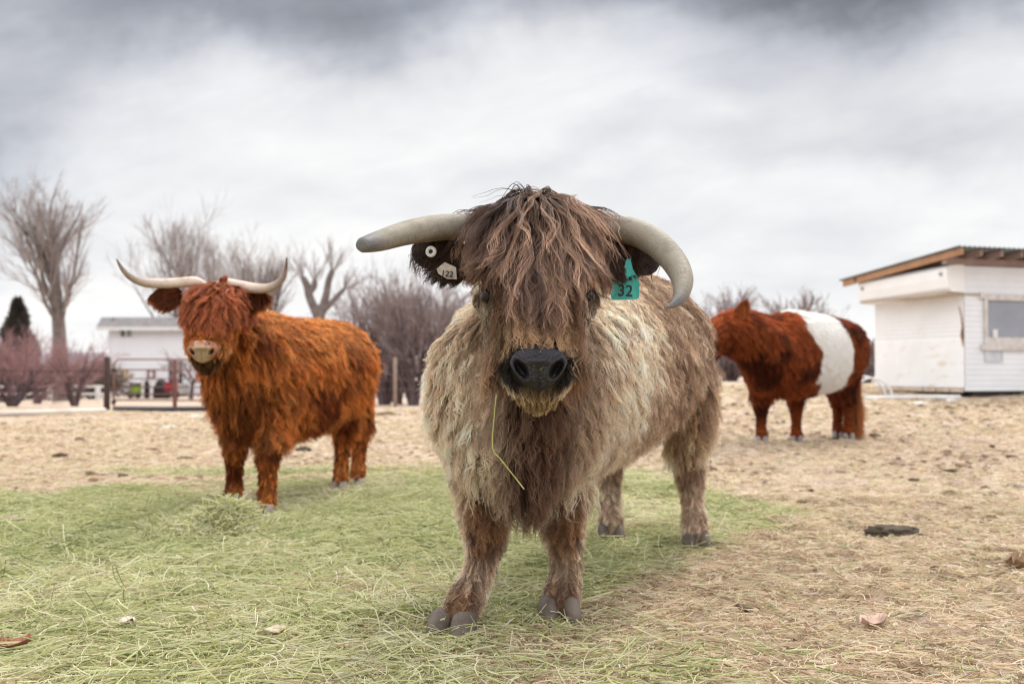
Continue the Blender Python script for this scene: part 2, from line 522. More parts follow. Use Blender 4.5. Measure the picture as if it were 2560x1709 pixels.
def straw_density(x, y):
    p = np.stack([x, y, 0 * x], 1)
    return np.clip(.35 + 1.3 * (fbm(p, 2.0, 51, 3) - .42) + .2, .08, 1) * (1 - .75 * np.clip(green_density(x, y), 0, 1))
xy = scatter(225000, 1.3, 26, lambda x, y: straw_density(x, y) * np.minimum(1, (7.0 / y) ** 1.6), seed=61)
N = len(xy)
straw = blades('straw_litter', xy, r_.uniform(.015, .075, N) * np.clip(xy[:, 1] / 5, .9, 2.2), r_.uniform(.0009, .0020, N) * np.clip(xy[:, 1] / 5, .9, 3), .008, palette(r_, N, STRAWS, .25), pitch=.10, seed=62, segs=4)
tag(straw, 'short dry straw scattered over the bare dirt', 'straw', kind='stuff')
xy = scatter(95000, 1.3, 6, lambda x, y: straw_density(x, y) * (.25 + sstep(x, -.3, .4)), seed=66)
N = len(xy)
straw3 = blades('straw_carpet', xy, r_.uniform(.02, .09, N), r_.uniform(.0009, .0023, N), .014, palette(r_, N, STRAWS, .25), pitch=.16, seed=67, segs=4)
tag(straw3, 'broken straw matted over the dirt near the viewer', 'straw', kind='stuff')
xy = scatter(7000, 1.3, 8, straw_density, seed=71)
N = len(xy)
straw2 = blades('straw_stalks', xy, r_.uniform(.08, .2, N), r_.uniform(.0009, .0017, N), .022, palette(r_, N, [(3, (.70, .60, .42)), (2, (.76, .68, .5)), (2, (.45, .46, .22))], .2), pitch=.09, bend=.7, seed=72)
tag(straw2, 'long pale straw stalks lying on the dirt', 'straw', kind='stuff')

# crumbs and clods of dry dung and soil
def clods(n, seed):
    r = np.random.default_rng(seed)
    xy = scatter(n, 2.3, 24, lambda x, y: np.clip((fbm(np.stack([x, y, 0 * x], 1), 1.6, 91, 3) - .40) * 4, .03, 1) * (1 - .9 * np.clip(green_density(x, y), 0, 1)) * (.35 + .65 * sstep(x, -.5, 1.5)) * np.minimum(1, (9 / y) ** 1.2), seed=seed)
    N = len(xy); sz = r.gamma(1.5, .0075, N).clip(.004, .06) * np.clip(xy[:, 1] / 7, .8, 1.35)
    t = (1 + 5 ** .5) / 2
    ico = nrm(np.array([(-1, t, 0), (1, t, 0), (-1, -t, 0), (1, -t, 0), (0, -1, t), (0, 1, t), (0, -1, -t), (0, 1, -t), (t, 0, -1), (t, 0, 1), (-t, 0, -1), (-t, 0, 1)], float))
    fc = np.array([(0, 11, 5), (0, 5, 1), (0, 1, 7), (0, 7, 10), (0, 10, 11), (1, 5, 9), (5, 11, 4), (11, 10, 2), (10, 7, 6), (7, 1, 8), (3, 9, 4), (3, 4, 2), (3, 2, 6), (3, 6, 8), (3, 8, 9), (4, 9, 5), (2, 4, 11), (6, 2, 10), (8, 6, 7), (9, 8, 1)])
    V = ico[None] * r.uniform(.55, 1.25, (N, 12, 1)) * (sz[:, None, None] * np.stack([r.uniform(.8, 1.5, N), r.uniform(.7, 1.2, N), r.uniform(.35, .7, N)], 1)[:, None])
    V = V + np.stack([xy[:, 0], xy[:, 1], gz(xy[:, 0], xy[:, 1]) + sz * .12], 1)[:, None]
    cols = np.repeat(palette(r, N, [(2, (.20, .135, .09)), (1, (.12, .08, .055)), (3, (.32, .225, .155)), (1, (.45, .36, .27))], .25), 12, 0)
    o = new_mesh('dirt_clods', V.reshape(-1, 3), (np.arange(N)[:, None, None] * 12 + fc[None]).reshape(-1, 3), mat('clod_soil', lambda t: pbsdf(t, t.node('ShaderNodeAttribute', attribute_name='col').outputs['Color'], .95, t.bump(t.noise(t.node('ShaderNodeTexCoord').outputs['Object'], 120, 4, .6), .6, .01), spec=.1)), None, True, cols=cols)
    tag(o, 'crumbled dark soil and dung crumbs over the bare dirt', 'clods', kind='stuff')
clods(18000, 5)

#@@PROPS
# ================================================================== small things on the ground
def lump(name, px, py, w, d, h, mats, label, cat, seed=0, group=None, rot=0., n=48, rough=.4, sink=.25):
    c = G(px, py)
    th = np.linspace(0, 2 * np.pi, n, endpoint=False); ph = np.linspace(0, np.pi, n // 2)
    V = []
    for a in ph:
        for b in th: V.append((math.sin(a) * math.cos(b), math.sin(a) * math.sin(b), math.cos(a)))
    V = np.array(V)
    q = V + seed
    k = 1 + rough * (fbm(q, 1.6, seed, 3) - .5) * 2.4 + rough * 1.1 * (fbm(q, 7, seed + 4, 3) - .5)
    V = V * k[:, None] * np.array([w / 2, d / 2, h])
    V[:, 2] = np.where(V[:, 2] < 0, V[:, 2] * sink, V[:, 2])
    cr, sr = math.cos(rot), math.sin(rot)
    V = np.stack([V[:, 0] * cr - V[:, 1] * sr, V[:, 0] * sr + V[:, 1] * cr, V[:, 2]], 1)
    F = [(i * n + j, (i + 1) * n + j, (i + 1) * n + (j + 1) % n, i * n + (j + 1) % n) for i in range(n // 2 - 1) for j in range(n)]
    o = new_mesh(name, V, F, mats); o.location = c
    return tag(o, label, cat, group)
DUNG = simple('dung', (.13, .105, .078), (.08, .062, .046), 25, .9, bumpk=.9, spec=.15)
DUNG2 = simple('dung_brown', (.20, .135, .085), (.11, .07, .045), 25, .95, bumpk=.9, spec=.1)
STONE = simple('pale_stone', (.72, .70, .66), (.55, .52, .47), 12, .9)
lump('dung_pat', 2236, 1342, .225, .19, .042, DUNG, 'dark grey dung pat on bare dirt right of the bull, below the belted cow', 'dung', 3, rough=.5)
lump('dung_pat', 1641, 1378, .075, .06, .028, DUNG, 'small dark dung clod in hay beside the tan bull hind hoof', 'dung', 9)
lump('dung_pat', 2505, 1432, .10, .08, .04, DUNG2, 'brown crumbly dung lump near the right edge with a curled leaf beside it', 'dung', 14)
lump('dung_pat', 962, 1038, .42, .25, .06, DUNG2, 'low brown dung heap on dirt just right of the ginger cow rump', 'dung', 17)
lump('dung_pat', 756, 1124, .15, .10, .045, DUNG, 'dark dung clod on dirt beneath the ginger cow belly', 'dung', 19)
lump('dung_pat', 463, 1148, .16, .08, .02, DUNG2, 'flat brown dung patch on dirt left of the ginger cow front legs', 'dung', 23)
lump('dung_pat', 2330, 1415, .09, .07, .02, DUNG2, 'flat crumbled brown clod on dirt, lower right between dung pat and dung lump', 'dung', 27)
lump('stone', 420, 1068, .20, .12, .03, STONE, 'flat white stone on dirt below the pipe gate', 'stone', 33)
lump('stone', 486, 1042, .42, .2, .045, STONE, 'pale broken rubble piece on dirt beside the ginger cow chest', 'stone', 35)
lump('stone', 2305, 1012, .32, .15, .045, STONE, 'white stone on dirt in front of the white trailer', 'stone', 37)
lump('stone', 2380, 1006, .22, .10, .03, STONE, 'small white stone right of the larger one before the trailer', 'stone', 39)

def leaf(px, py, size, c1, label, rot=0., curl=.5, seed=0, lift=.01):
    c = G(px, py); n = 9
    V = []; F = []
    for i in range(n):
        s = i / (n - 1)
        wv = math.sin(math.pi * min(1, s * .92 + .04)) ** .7 * (.36 + .05 * math.sin(9 * s + seed))
        for j in range(5):
            t = (j - 2) / 2
            V.append(((s - .5) * size, t * wv * size, (abs(t) ** 1.6 * .22 + curl * (s - .5) ** 2 + .05 * math.sin(7 * s + 5 * t + seed)) * size))
    for i in range(n - 1):
        for j in range(4): F.append((i * 5 + j, (i + 1) * 5 + j, (i + 1) * 5 + j + 1, i * 5 + j + 1))
    V = np.array(V); T = V.copy(); T[:, 2] += size * .02
    m_ = len(V)
    allV = np.concatenate([V, T]); bound = [(i * 5) for i in range(n)] + [(n - 1) * 5 + j for j in range(1, 5)] + [i * 5 + 4 for i in range(n - 2, -1, -1)] + [j for j in range(3, 0, -1)]
    FF = [f[::-1] for f in F] + [tuple(a + m_ for a in f) for f in F]
    for a, b in zip(bound, bound[1:] + bound[:1]): FF.append((a, b, b + m_, a + m_))
    o = new_mesh('dry_leaf', allV, FF, simple('leaf_' + str(seed), c1, tuple(v * .7 for v in c1), 30, .7))
    o.location = c + np.array([0, 0, lift]); o.rotation_euler = (.12, -.08, rot)
    return tag(o, label, 'leaf')
leaf(2183, 1571, .085, (.62, .42, .34), 'pale pink curled dry leaf on straw near the lower right', .2, .6, 1)
leaf(36, 1632, .085, (.33, .13, .075), 'russet brown dry leaf on hay at the lower left edge', .35, .5, 2)
leaf(42, 1310, .10, (.55, .42, .38), 'greyish pink dry leaf lying on hay at the left edge', -.2, .5, 3)
leaf(2540, 1448, .11, (.30, .19, .11), 'brown dry leaf propped against the brown dung lump', .9, 1.1, 4, .02)
leaf(690, 1597, .07, (.66, .53, .42), 'pale tan dry leaf half sunk in near hay left of the bull', .1, .3, 5, .02)
leaf(316, 1582, .06, (.68, .60, .50), 'small whitish dry leaf lying in hay, lower left', -.3, .3, 6, .02)

# heap of hay in front of the ginger cow
hc = G(556, 1345)
def pile_h(x, y): return .16 * np.exp(-(((x - hc[0] - .0) / .13) ** 2 + ((y - hc[1] - .12) / .17) ** 2)) + .05 * np.exp(-(((x - hc[0] + .22) / .2) ** 2 + ((y - hc[1] + .02) / .13) ** 2))
r_ = np.random.default_rng(8)
N = 5200
xy = np.stack([hc[0] + r_.normal(-.06, .14, N), hc[1] + .1 + r_.normal(0, .13, N)], 1)
hp = blades('hay_pile', xy, r_.uniform(.05, .2, N), r_.uniform(.0011, .0023, N), .02, palette(r_, N, GREENS, .25), pitch=.5, bend=.8, seed=81, pile=pile_h)
tag(hp, 'small loose heap of green hay before the ginger cow front hooves', 'hay heap')
N = 3000
for (px, py, wx, wy, hh, lab) in ((1010, 1560, .26, .10, .05, 'low ruffled ridge of pale green hay left of the bull front hoof'), (620, 1182, 0.5, .10, .05, 'low windrow of dark green hay behind the ginger cow front hooves')):
    c0 = G(px, py)
    xy = np.stack([c0[0] + r_.normal(0, wx, N), c0[1] + r_.normal(0, wy, N)], 1)
    o = blades('hay_ridge', xy, r_.uniform(.06, .18, N), r_.uniform(.0009, .002, N), .02, palette(r_, N, GREENS, .25), pitch=.35, bend=.7, seed=int(px), pile=lambda x, y, c0=c0, wx=wx, wy=wy, hh=hh: hh * np.exp(-(((x - c0[0]) / wx) ** 2 + ((y - c0[1]) / wy) ** 2)))
    tag(o, lab, 'hay', kind='stuff')

#@@ANIMALS
# ================================================================== ANIMALS
def loft(rings, n=22):
    """rings: list of (centre, U half-axis vector, V half-axis vector, Vneg half-axis vector)"""
    V = []; F = []
    th = np.arange(n) * 2 * np.pi / n
    for c, U, Vp, Vn in rings:
        c = np.array(c, float); U = np.array(U, float); Vp = np.array(Vp, float); Vn = np.array(Vn, float)
        for a in th:
            s = math.sin(a)
            V.append(c + U * math.cos(a) + (Vp * s if s >= 0 else Vn * s))
    m = len(rings)
    for i in range(m - 1):
        for j in range(n): F.append((i * n + j, i * n + (j + 1) % n, (i + 1) * n + (j + 1) % n, (i + 1) * n + j))
    V.append(np.array(rings[0][0], float)); V.append(np.array(rings[-1][0], float))
    a, b = len(V) - 2, len(V) - 1
    for j in range(n):
        F.append((a, (j + 1) % n, j)); F.append((b, (m - 1) * n + j, (m - 1) * n + (j + 1) % n))
    return np.array(V), F

def resample(pts, k=4):
    """catmull-rom resample of rows"""
    pts = np.array(pts, float); out = []
    n = len(pts)
    for i in range(n - 1):
        p0, p1, p2, p3 = pts[max(i - 1, 0)], pts[i], pts[i + 1], pts[min(i + 2, n - 1)]
        for j in range(k):
            t = j / k
            out.append(.5 * ((2 * p1) + (-p0 + p2) * t + (2 * p0 - 5 * p1 + 4 * p2 - p3) * t * t + (-p0 + 3 * p1 - 3 * p2 + p3) * t ** 3))
    out.append(pts[-1]); return np.array(out)

def limb(pts, ref, flat=1.0, k=4):
    """pts rows x y z r_side r_front ; ref: side direction"""
    q = resample(pts, k)
    c = q[:, :3]; T = nrm(np.gradient(c, axis=0)); ref = np.array(ref, float)
    rings = []
    for i in range(len(q)):
        f = np.cross(T[i], ref); f /= np.linalg.norm(f); s = np.cross(f, T[i])
        rs, rf = max(q[i, 3], .004), max(q[i, 4], .004)
        rings.append((c[i], s * rs, f * rf, f * rf))
    t0, t1 = T[0], T[-1]
    def cap(r, t, s_):
        return [(r[0] + t * s_ * .55 * np.linalg.norm(r[1]), r[1] * .72, r[2] * .72, r[3] * .72), (r[0] + t * s_ * .8 * np.linalg.norm(r[1]), r[1] * .3, r[2] * .3, r[3] * .3)]
    rings = cap(rings[0], t0, -1)[::-1] + rings + cap(rings[-1], t1, 1)
    return loft(rings)

def remesh(parts, voxel=.014, smooth=6, subd=0):
    mb = MB()
    for V, F in parts: mb.add(V, F)
    o = mb.build('tmp', None)
    m = o.modifiers.new('r', 'REMESH'); m.mode = 'VOXEL'; m.voxel_size = voxel
    s = o.modifiers.new('s', 'SMOOTH'); s.iterations = smooth; s.factor = .6
    dg = bpy.context.evaluated_depsgraph_get()
    me = bpy.data.meshes.new_from_object(o.evaluated_get(dg))
    V = np.empty(len(me.vertices) * 3, np.float32); me.vertices.foreach_get('co', V); V = V.reshape(-1, 3).astype(float)
    F = [tuple(p.vertices) for p in me.polygons]
    bpy.data.objects.remove(o); bpy.data.meshes.remove(me)
    # keep only the largest connected piece
    return V, F

class Surf:
    def __init__(s, V, F):
        s.V = V
        T = []
        for f in F:
            for i in range(1, len(f) - 1): T.append((f[0], f[i], f[i + 1]))
        s.T = np.array(T)
        s.bvh = BVHTree.FromPolygons(V.tolist(), s.T.tolist())
        a, b, c = V[s.T[:, 0]], V[s.T[:, 1]], V[s.T[:, 2]]
        cr = np.cross(b - a, c - a); s.area = np.linalg.norm(cr, axis=1) / 2
        fn = nrm(cr)
        vn = np.zeros_like(V)
        for k in range(3): np.add.at(vn, s.T[:, k], cr)
        s.vn = nrm(vn)
    def sample(s, n, weight=None, seed=0):
        r = np.random.default_rng(seed)
        cen = (s.V[s.T[:, 0]] + s.V[s.T[:, 1]] + s.V[s.T[:, 2]]) / 3
        w = s.area.copy()
        if weight is not None: w = w * weight(cen, nrm(s.vn[s.T].sum(1)))
        w /= w.sum()
        t = r.choice(len(s.T), n, p=w)
        a, b = r.random(n), r.random(n); m = a + b > 1; a[m] = 1 - a[m]; b[m] = 1 - b[m]; c = 1 - a - b
        tri = s.T[t]
        p = s.V[tri[:, 0]] * a[:, None] + s.V[tri[:, 1]] * b[:, None] + s.V[tri[:, 2]] * c[:, None]
        nn = nrm(s.vn[tri[:, 0]] * a[:, None] + s.vn[tri[:, 1]] * b[:, None] + s.vn[tri[:, 2]] * c[:, None])
        return p, nn

def fur(name, surf, N, length, flow, color, mat_, parent, base, weight=None, lift=.35, grav=.25, c1=.75, c2=.7, g1=60, g2=8,
        wave=.012, wfreq=2.2, frizz=.004, rad=.00045, segs=8, seed=0, margin=.006, shape1=1.3, lvar=.3, cvar=.22, tiprad=.25, sw=1.1, sws=5.5, clf=None):
    """grows strands in three levels (locks, wisps, hairs). flow(p,n) tangent direction, length(p,n) metres, color(p,n)"""
    r = np.random.default_rng(seed + 100)
    n1, n2 = max(40, N // g1), max(200, N // g2)
    t = np.linspace(0, 1, segs + 1)
    # level one: guides
    p, nn = surf.sample(n1, weight, seed)
    L = length(p, nn) * r.uniform(1 - lvar, 1 + lvar, n1)
    fl = flow(p, nn)
    fl = fl - nn * np.sum(fl * nn, 1, keepdims=True); fl = nrm(fl + 1e-6)
    swirl = np.stack([fbm(p, sws, seed + 5 + k, 2) - .5 for k in range(3)], 1) * sw
    fl = nrm(fl + swirl + r.normal(0, .07, fl.shape))
    d = nrm(fl + nn * lift)
    lf = grav
    cur = p.copy(); path = [cur.copy()]
    for i in range(segs):
        step = (L / segs)[:, None]
        cur = cur + d * step
        nd = d.copy()
        for k in range(n1):
            loc, no, _i, dist = surf.bvh.find_nearest(Vector(cur[k]))
            if loc is None: continue
            off = cur[k] - np.array(loc); no = np.array(no)
            sd_ = off @ no
            mg = margin + .25 * margin * i
            if sd_ < mg:
                cur[k] += no * (mg - sd_)
                dn = nd[k] @ no
                if dn < 0: nd[k] -= no * dn
        d = nrm(nrm(nd) + np.array([0, 0, -1.0]) * lf * (1.0 if i else .5) + r.normal(0, .05, nd.shape))
        path.append(cur.copy())
    G1 = np.stack(path, 1)
    # waves shared by a lock
    T, A, B = frames(G1)
    ph = r.uniform(0, 6.28, (n1, 1)); fr = r.uniform(.7, 1.3, (n1, 1)) * wfreq; am = (r.uniform(.5, 1.4, n1) * wave * np.minimum(1, L / .12))[:, None]
    G1 = G1 + A * (np.sin(ph + fr * 6.28 * t[None]) * am * t[None] ** .6)[..., None] + B * (np.cos(ph * 1.7 + fr * 5.5 * t[None]) * am * .35 * t[None])[..., None]
    def level(parents, pp, pn, pl, n, cl, ex, wv, fq, sd2, jit):
        q, qn = surf.sample(n, weight, sd2)
        kd = KDTree(len(pp))
        key = pp + pn * .04
        for i, k in enumerate(key): kd.insert(k, i)
        kd.balance()
        kq = q + qn * .04
        idx = np.fromiter((kd.find(k)[1] for k in kq.tolist()), int, n)
        Lq = length(q, qn) * r.uniform(1 - jit, 1 + jit * .6, n)
        ratio = np.clip(Lq / np.maximum(pl[idx], 1e-4), .3, 1.5)
        gp = parents[idx]
        off = q - gp[:, 0]
        rel = gp - gp[:, :1]
        clm = (cl * r.uniform(.6, 1.2, n)).clip(0, 1)
        if clf is not None: clm = clm * clf(q, qn)
        out = q[:, None] + rel * ratio[:, None, None] - off[:, None] * (clm[:, None] * t[None] ** ex)[..., None]
        T, A, B = frames(out)
        ph = r.uniform(0, 6.28, (n, 1)); fr = r.uniform(.6, 1.5, (n, 1)) * fq; am = (r.uniform(.3, 1.5, n) * wv * np.minimum(1, Lq / .08))[:, None]
        out = out + A * (np.sin(ph + fr * 6.28 * t[None]) * am * t[None])[..., None] + B * (np.sin(ph * 2.1 + fr * 5.1 * t[None]) * am * t[None])[..., None]
        return out, q, qn, Lq * 1.0, idx
    G2, p2, q2, L2, i2 = level(G1, p, nn, L, n2, c1, shape1, wave * .45, wfreq * 1.2, seed + 1, .25)
    G3, p3, q3, L3, i3 = level(G2, p2, q2, L2, N, c2, 1.1, frizz, wfreq * 1.6, seed + 2, .3)
    col = color(p3, q3)
    v1 = r.uniform(1 - cvar, 1 + cvar, n1)[i2][i3]; v2 = r.uniform(1 - cvar, 1 + cvar, n2)[i3]; v3 = r.uniform(.85, 1.15, N)
    col = np.clip(col * (v1 * v2 * v3)[:, None], .004, .9)
    R = rad * r.uniform(.7, 1.3, (N, 1)) * (1 - (1 - tiprad) * t[None] ** 1.5)
    return make_curves(name, G3, R, col, mat_, parent, base)

def seg_dist(p, a, b):
    a = np.array(a); b = np.array(b); ab = b - a
    t = np.clip(((p - a) @ ab) / (ab @ ab), 0, 1)
    return np.linalg.norm(p - (a + t[:, None] * ab), axis=1), t

HORN_AT = 'hornt'
def horn_mat(name, base_c, tip_c, dirt=(.28, .18, .10), tipst=.75, dirtk=.5):
    def b(t):
        a = t.node('ShaderNodeAttribute', attribute_name='col').outputs['Color']
        h = t.xyz(a)           # x: 0 at the base, 1 at the tip
        co = t.node('ShaderNodeTexCoord').outputs['Object']
        n = t.noise(co, 22, 6, .65); nf = t.noise(t.comb(t.m('MULTIPLY', h[0], 60), h[1], h[2]), 2.2, 4, .6)
        n2 = t.noise(co, 9, 4, .6)
        c = t.mix(t.smooth(h[0], tipst, .98), base_c, tip_c)
        c = t.mix(t.m('MULTIPLY', t.smooth(n, .45, .65), .6), c, tuple(v * .62 for v in base_c))
        stq = t.noise(t.comb(t.m('MULTIPLY', h[0], 5), t.m('MULTIPLY', h[1], 14), t.m('MULTIPLY', h[2], 26)), 1.5, 5, .65)
        c = t.mix(t.m('MULTIPLY', t.smooth(stq, .5, .68), .45), c, tuple(v * 1.35 for v in base_c))
        c = t.mix(t.m('MULTIPLY', t.smooth(t.m('ADD', h[1], t.m('MULTIPLY', t.m('SUBTRACT', n2, .5), 1.2)), .55, 1.0), dirtk), c, dirt)
        return pbsdf(t, c, t.m('ADD', .48, t.m('MULTIPLY', n, .25)), t.bump(t.m('ADD', nf, n), .6, .006), spec=.3)
    return mat(name, b)

def horn(name, pts, m, parent, base, blunt=False, n=28):
    """pts rows: x y z r"""
    q = resample(pts, 8); c = q[:, :3]; rr = np.maximum(q[:, 3], .002)
    L = np.concatenate([[0], np.cumsum(np.linalg.norm(np.diff(c, axis=0), axis=1))]); L /= L[-1]
    T, A, B = frames(c[None]); A, B = A[0], B[0]
    # keep the frame continuous
    for i in range(1, len(c)):
        a = A[i - 1] - T[0][i] * (A[i - 1] @ T[0][i]); A[i] = a / np.linalg.norm(a); B[i] = np.cross(A[i], T[0][i])
    V = []; col = []
    th = np.arange(n) * 2 * np.pi / n
    for i in range(len(c)):
        for a in th:
            nrmv = A[i] * math.cos(a) + B[i] * math.sin(a)
            bumpv = 1 + .016 * math.sin(L[i] * 95 + 3 * math.sin(L[i] * 17)) * max(0, 1 - 1.6 * L[i]) + .02 * math.sin(3 * a + L[i] * 5)
            V.append(c[i] + nrmv * rr[i] * bumpv); col.append((L[i], max(0, -nrmv[2]), a / 6.28))
    m_ = len(c)
    F = [(i * n + j, i * n + (j + 1) % n, (i + 1) * n + (j + 1) % n, (i + 1) * n + j) for i in range(m_ - 1) for j in range(n)]
    if blunt:
        for s_, k in ((.80, .010), (.45, .013), (.01, .012)):
            for a in th:
                V.append(c[-1] + (A[-1] * math.cos(a) + B[-1] * math.sin(a)) * rr[-1] * s_ + T[0][-1] * k); col.append((1, .2, .5))
            i = m_ - 1; m_ += 1
            F += [(i * n + j, i * n + (j + 1) % n, (i + 1) * n + (j + 1) % n, (i + 1) * n + j) for j in range(n)]
    F.append(tuple((m_ - 1) * n + j for j in range(n)))
    return new_mesh(name, V, F, m, parent, True, base, cols=np.array(col))

def hoof(name, centre, fwd, w, l, h, m, parent, base, splay=.07, tilt=0.0):
    """two claws; fwd: unit horizontal toe direction"""
    fwd = np.array([fwd[0], fwd[1], 0.0]); fwd /= np.linalg.norm(fwd); sd_ = np.array([fwd[1], -fwd[0], 0.0])
    V = []; F = []; n = 16; off = 0
    for s in (-1, 1):
        d = fwd * math.cos(splay) + sd_ * s * math.sin(splay); e = np.array([d[1], -d[0], 0.0])
        c0 = np.array(centre) + sd_ * s * w * .245
        rows = [(-.004, 1.00, 1.0, 0), (.25, .98, .97, -.02), (.55, .92, .86, -.07), (.85, .86, .72, -.13), (1.0, .74, .62, -.16), (1.12, .45, .40, -.18)]
        for z_, kw, kl, sh in rows:
            for j in range(n):
                a = 2 * math.pi * j / n
                ca, sa = math.cos(a), math.sin(a)
                toe = (ca if ca > 0 else ca * .8)
                wid_ = sa * (w * .262) * kw * (1 - .16 * max(0, ca) ** 2)
                V.append(c0 + d * (toe * l * .5 * kl + sh * l) + e * wid_ + np.array([0, 0, z_ * h]))
        m_ = len(rows)
        F += [(off + i * n + j, off + i * n + (j + 1) % n, off + (i + 1) * n + (j + 1) % n, off + (i + 1) * n + j) for i in range(m_ - 1) for j in range(n)]
        F.append(tuple(off + j for j in range(n))[::-1]); F.append(tuple(off + (m_ - 1) * n + j for j in range(n)))
        off += m_ * n
    return new_mesh(name, V, F, m, parent, True, base)

def ear_mesh(name, root, tip, width, facing, m, parent, base, cup=.35, thick=.006, nu=16, nv=11, droop=0., shape=None):
    """leaf-shaped cupped ear, from root to tip; facing: direction the hollow faces"""
    root = np.array(root, float); tip = np.array(tip, float)
    ax = tip - root; Ln = np.linalg.norm(ax); ax /= Ln
    f = np.array(facing, float); f -= ax * (f @ ax); f /= np.linalg.norm(f); s = np.cross(ax, f)
    V = []
    for side in (0, 1):
        for i in range(nu):
            t = i / (nu - 1)
            wv = shape(t) if shape else (math.sin(math.pi * min(1, .16 + .84 * t)) ** .75)
            wv = max(wv, .02)
            for j in range(nv):
                v_ = (j - (nv - 1) / 2) / ((nv - 1) / 2)
                p = root + ax * Ln * t + s * v_ * wv * width / 2 + f * (cup * width * (v_ * v_ - .5) * wv * .5) + np.array([0, 0, -droop * t * t])
                V.append(p - f * thick * side * (1 - .6 * abs(v_)))
    F = []
    q = nu * nv
    for i in range(nu - 1):
        for j in range(nv - 1):
            a = i * nv + j
            F.append((a, a + 1, a + nv + 1, a + nv)); F.append((q + a, q + a + nv, q + a + nv + 1, q + a + 1))
    bd = [j for j in range(nv)] + [i * nv + nv - 1 for i in range(1, nu)] + [(nu - 1) * nv + j for j in range(nv - 2, -1, -1)] + [i * nv for i in range(nu - 2, 0, -1)]
    for a, b in zip(bd, bd[1:] + bd[:1]): F.append((a, q + a, q + b, b))
    return new_mesh(name, V, F, m, parent, True, base), (np.array(V), F)

def eye(parent, base, c, r, out):
    V = []; n = 14
    for i in range(8):
        a = math.pi * i / 7
        for j in range(n):
            b = 2 * math.pi * j / n
            V.append((math.sin(a) * math.cos(b) * r, math.sin(a) * math.sin(b) * r, math.cos(a) * r))
    V = np.array(V) + np.array(c)
    F = [(i * n + j, (i + 1) * n + j, (i + 1) * n + (j + 1) % n, i * n + (j + 1) % n) for i in range(7) for j in range(n)]
    return new_mesh('eye', V, F, EYE, parent, True, base)
EYE = mat('eye_dark', lambda t: pbsdf(t, (.008, .005, .004), .22, spec=.35))
SKIN = mat('coat_skin', lambda t: pbsdf(t, t.vm('MULTIPLY', t.node('ShaderNodeAttribute', attribute_name='col').outputs['Color'], (.62, .58, .55)), .95, spec=.1))
HOOF = simple('hoof_horn', (.17, .135, .11), (.085, .066, .055), 14, .6, bumpk=.3, spec=.35)
HOOF_GREY = simple('hoof_grey', (.32, .27, .26), (.20, .17, .16), 14, .6, bumpk=.3, spec=.35)

def nose_mesh(c, right, up, out, w, h, m, parent, base, name='nose', pit=.026, bulge=.03, ns=1.0, nx=.60):
    """nose pad with two comma-shaped nostrils, on a curved patch"""
    right, up, out = (np.array(v, float) for v in (right, up, out))
    nu, nv = 61, 53; V = []; col = []
    for i in range(nv):
        v_ = -1 + 2 * i / (nv - 1)
        for j in range(nu):
            u_ = -1 + 2 * j / (nu - 1)
            # square patch to rounded outline: wide on top, narrower at the lip
            r2 = u_ * math.sqrt(max(0, 1 - .38 * v_ * v_)); w2 = v_ * math.sqrt(max(0, 1 - .45 * u_ * u_))
            hw = 1.0 if w2 > .25 else 1.0 - .42 * (.25 - w2)
            X = r2 * hw; Z = w2
            b = bulge * (1 - .75 * X * X - .55 * Z * Z)
            ridge = .010 * math.exp(-((Z - .30 + .25 * X * X) / .22) ** 2) * (1 - X * X)
            nd = 0; rim = 0
            for s in (-1, 1):
                dx, dz = X * s - nx - .16 * (-(Z + .06)), Z + .06
                a = math.radians(58); q1 = dx * math.cos(a) + dz * math.sin(a); q2 = -dx * math.sin(a) + dz * math.cos(a)
                e = (q1 / .42) ** 2 + (q2 / .135) ** 2
                e /= ns * ns; nd = max(nd, math.exp(-e * e)); rim = max(rim, math.exp(-((math.sqrt(e) - 1.55) / .45) ** 2))
            phil = .004 * math.exp(-(X / .05) ** 2) * (1 if Z < .0 else 0)
            V.append(np.array(c) + right * X * w / 2 + up * Z * h / 2 + out * (b + ridge + .005 * rim - pit * nd - phil)); col.append((nd, max(0, min(1, (Z - .15) * 2)), X * .5 + .5))
    F = [(i * nu + j, i * nu + j + 1, (i + 1) * nu + j + 1, (i + 1) * nu + j) for i in range(nv - 1) for j in range(nu - 1)]
    # thickness: skirt back into the muzzle
    q = len(V)
    bd = [j for j in range(nu)] + [i * nu + nu - 1 for i in range(1, nv)] + [(nv - 1) * nu + j for j in range(nu - 2, -1, -1)] + [i * nu for i in range(nv - 2, 0, -1)]
    for a in bd: V.append(V[a] - out * .045); col.append(col[a])
    k = len(bd)
    for i in range(k): F.append((bd[i], q + i, q + (i + 1) % k, bd[(i + 1) % k]))
    F.append(tuple(q + i for i in range(k)))
    return new_mesh(name, V, F, m, parent, True, base, cols=np.array(col))

def nose_mat(name, c0, c_low, c_hi, rough=.33, side=None):
    def b(t):
        a = t.xyz(t.node('ShaderNodeAttribute', attribute_name='col').outputs['Color'])
        co = t.node('ShaderNodeTexCoord').outputs['Object']
        vo = t.node('ShaderNodeTexVoronoi'); vo.inputs['Scale'].default_value = 190; t.put(vo.inputs['Vector'], co)
        n = t.noise(co, 60, 4, .6)
        c = t.mix(t.m('MULTIPLY', a[1], .8), c_low, c_hi)
        c = t.mix(t.m('MULTIPLY', t.smooth(n, .55, .7), .35), c, c0)
        if side is not None:
            sx_ = t.m('ABSOLUTE', t.m('SUBTRACT', a[2], .5))
            c = t.mix(t.smooth(sx_, .20, .32), c, side)
        c = t.mix(a[0], c, (.004, .003, .003))
        return pbsdf(t, c, t.m('ADD', rough - .08, t.m('MULTIPLY', n, .3)), t.bump(vo.outputs['Distance'], .6, .004), spec=.4)
    return mat(name, b)

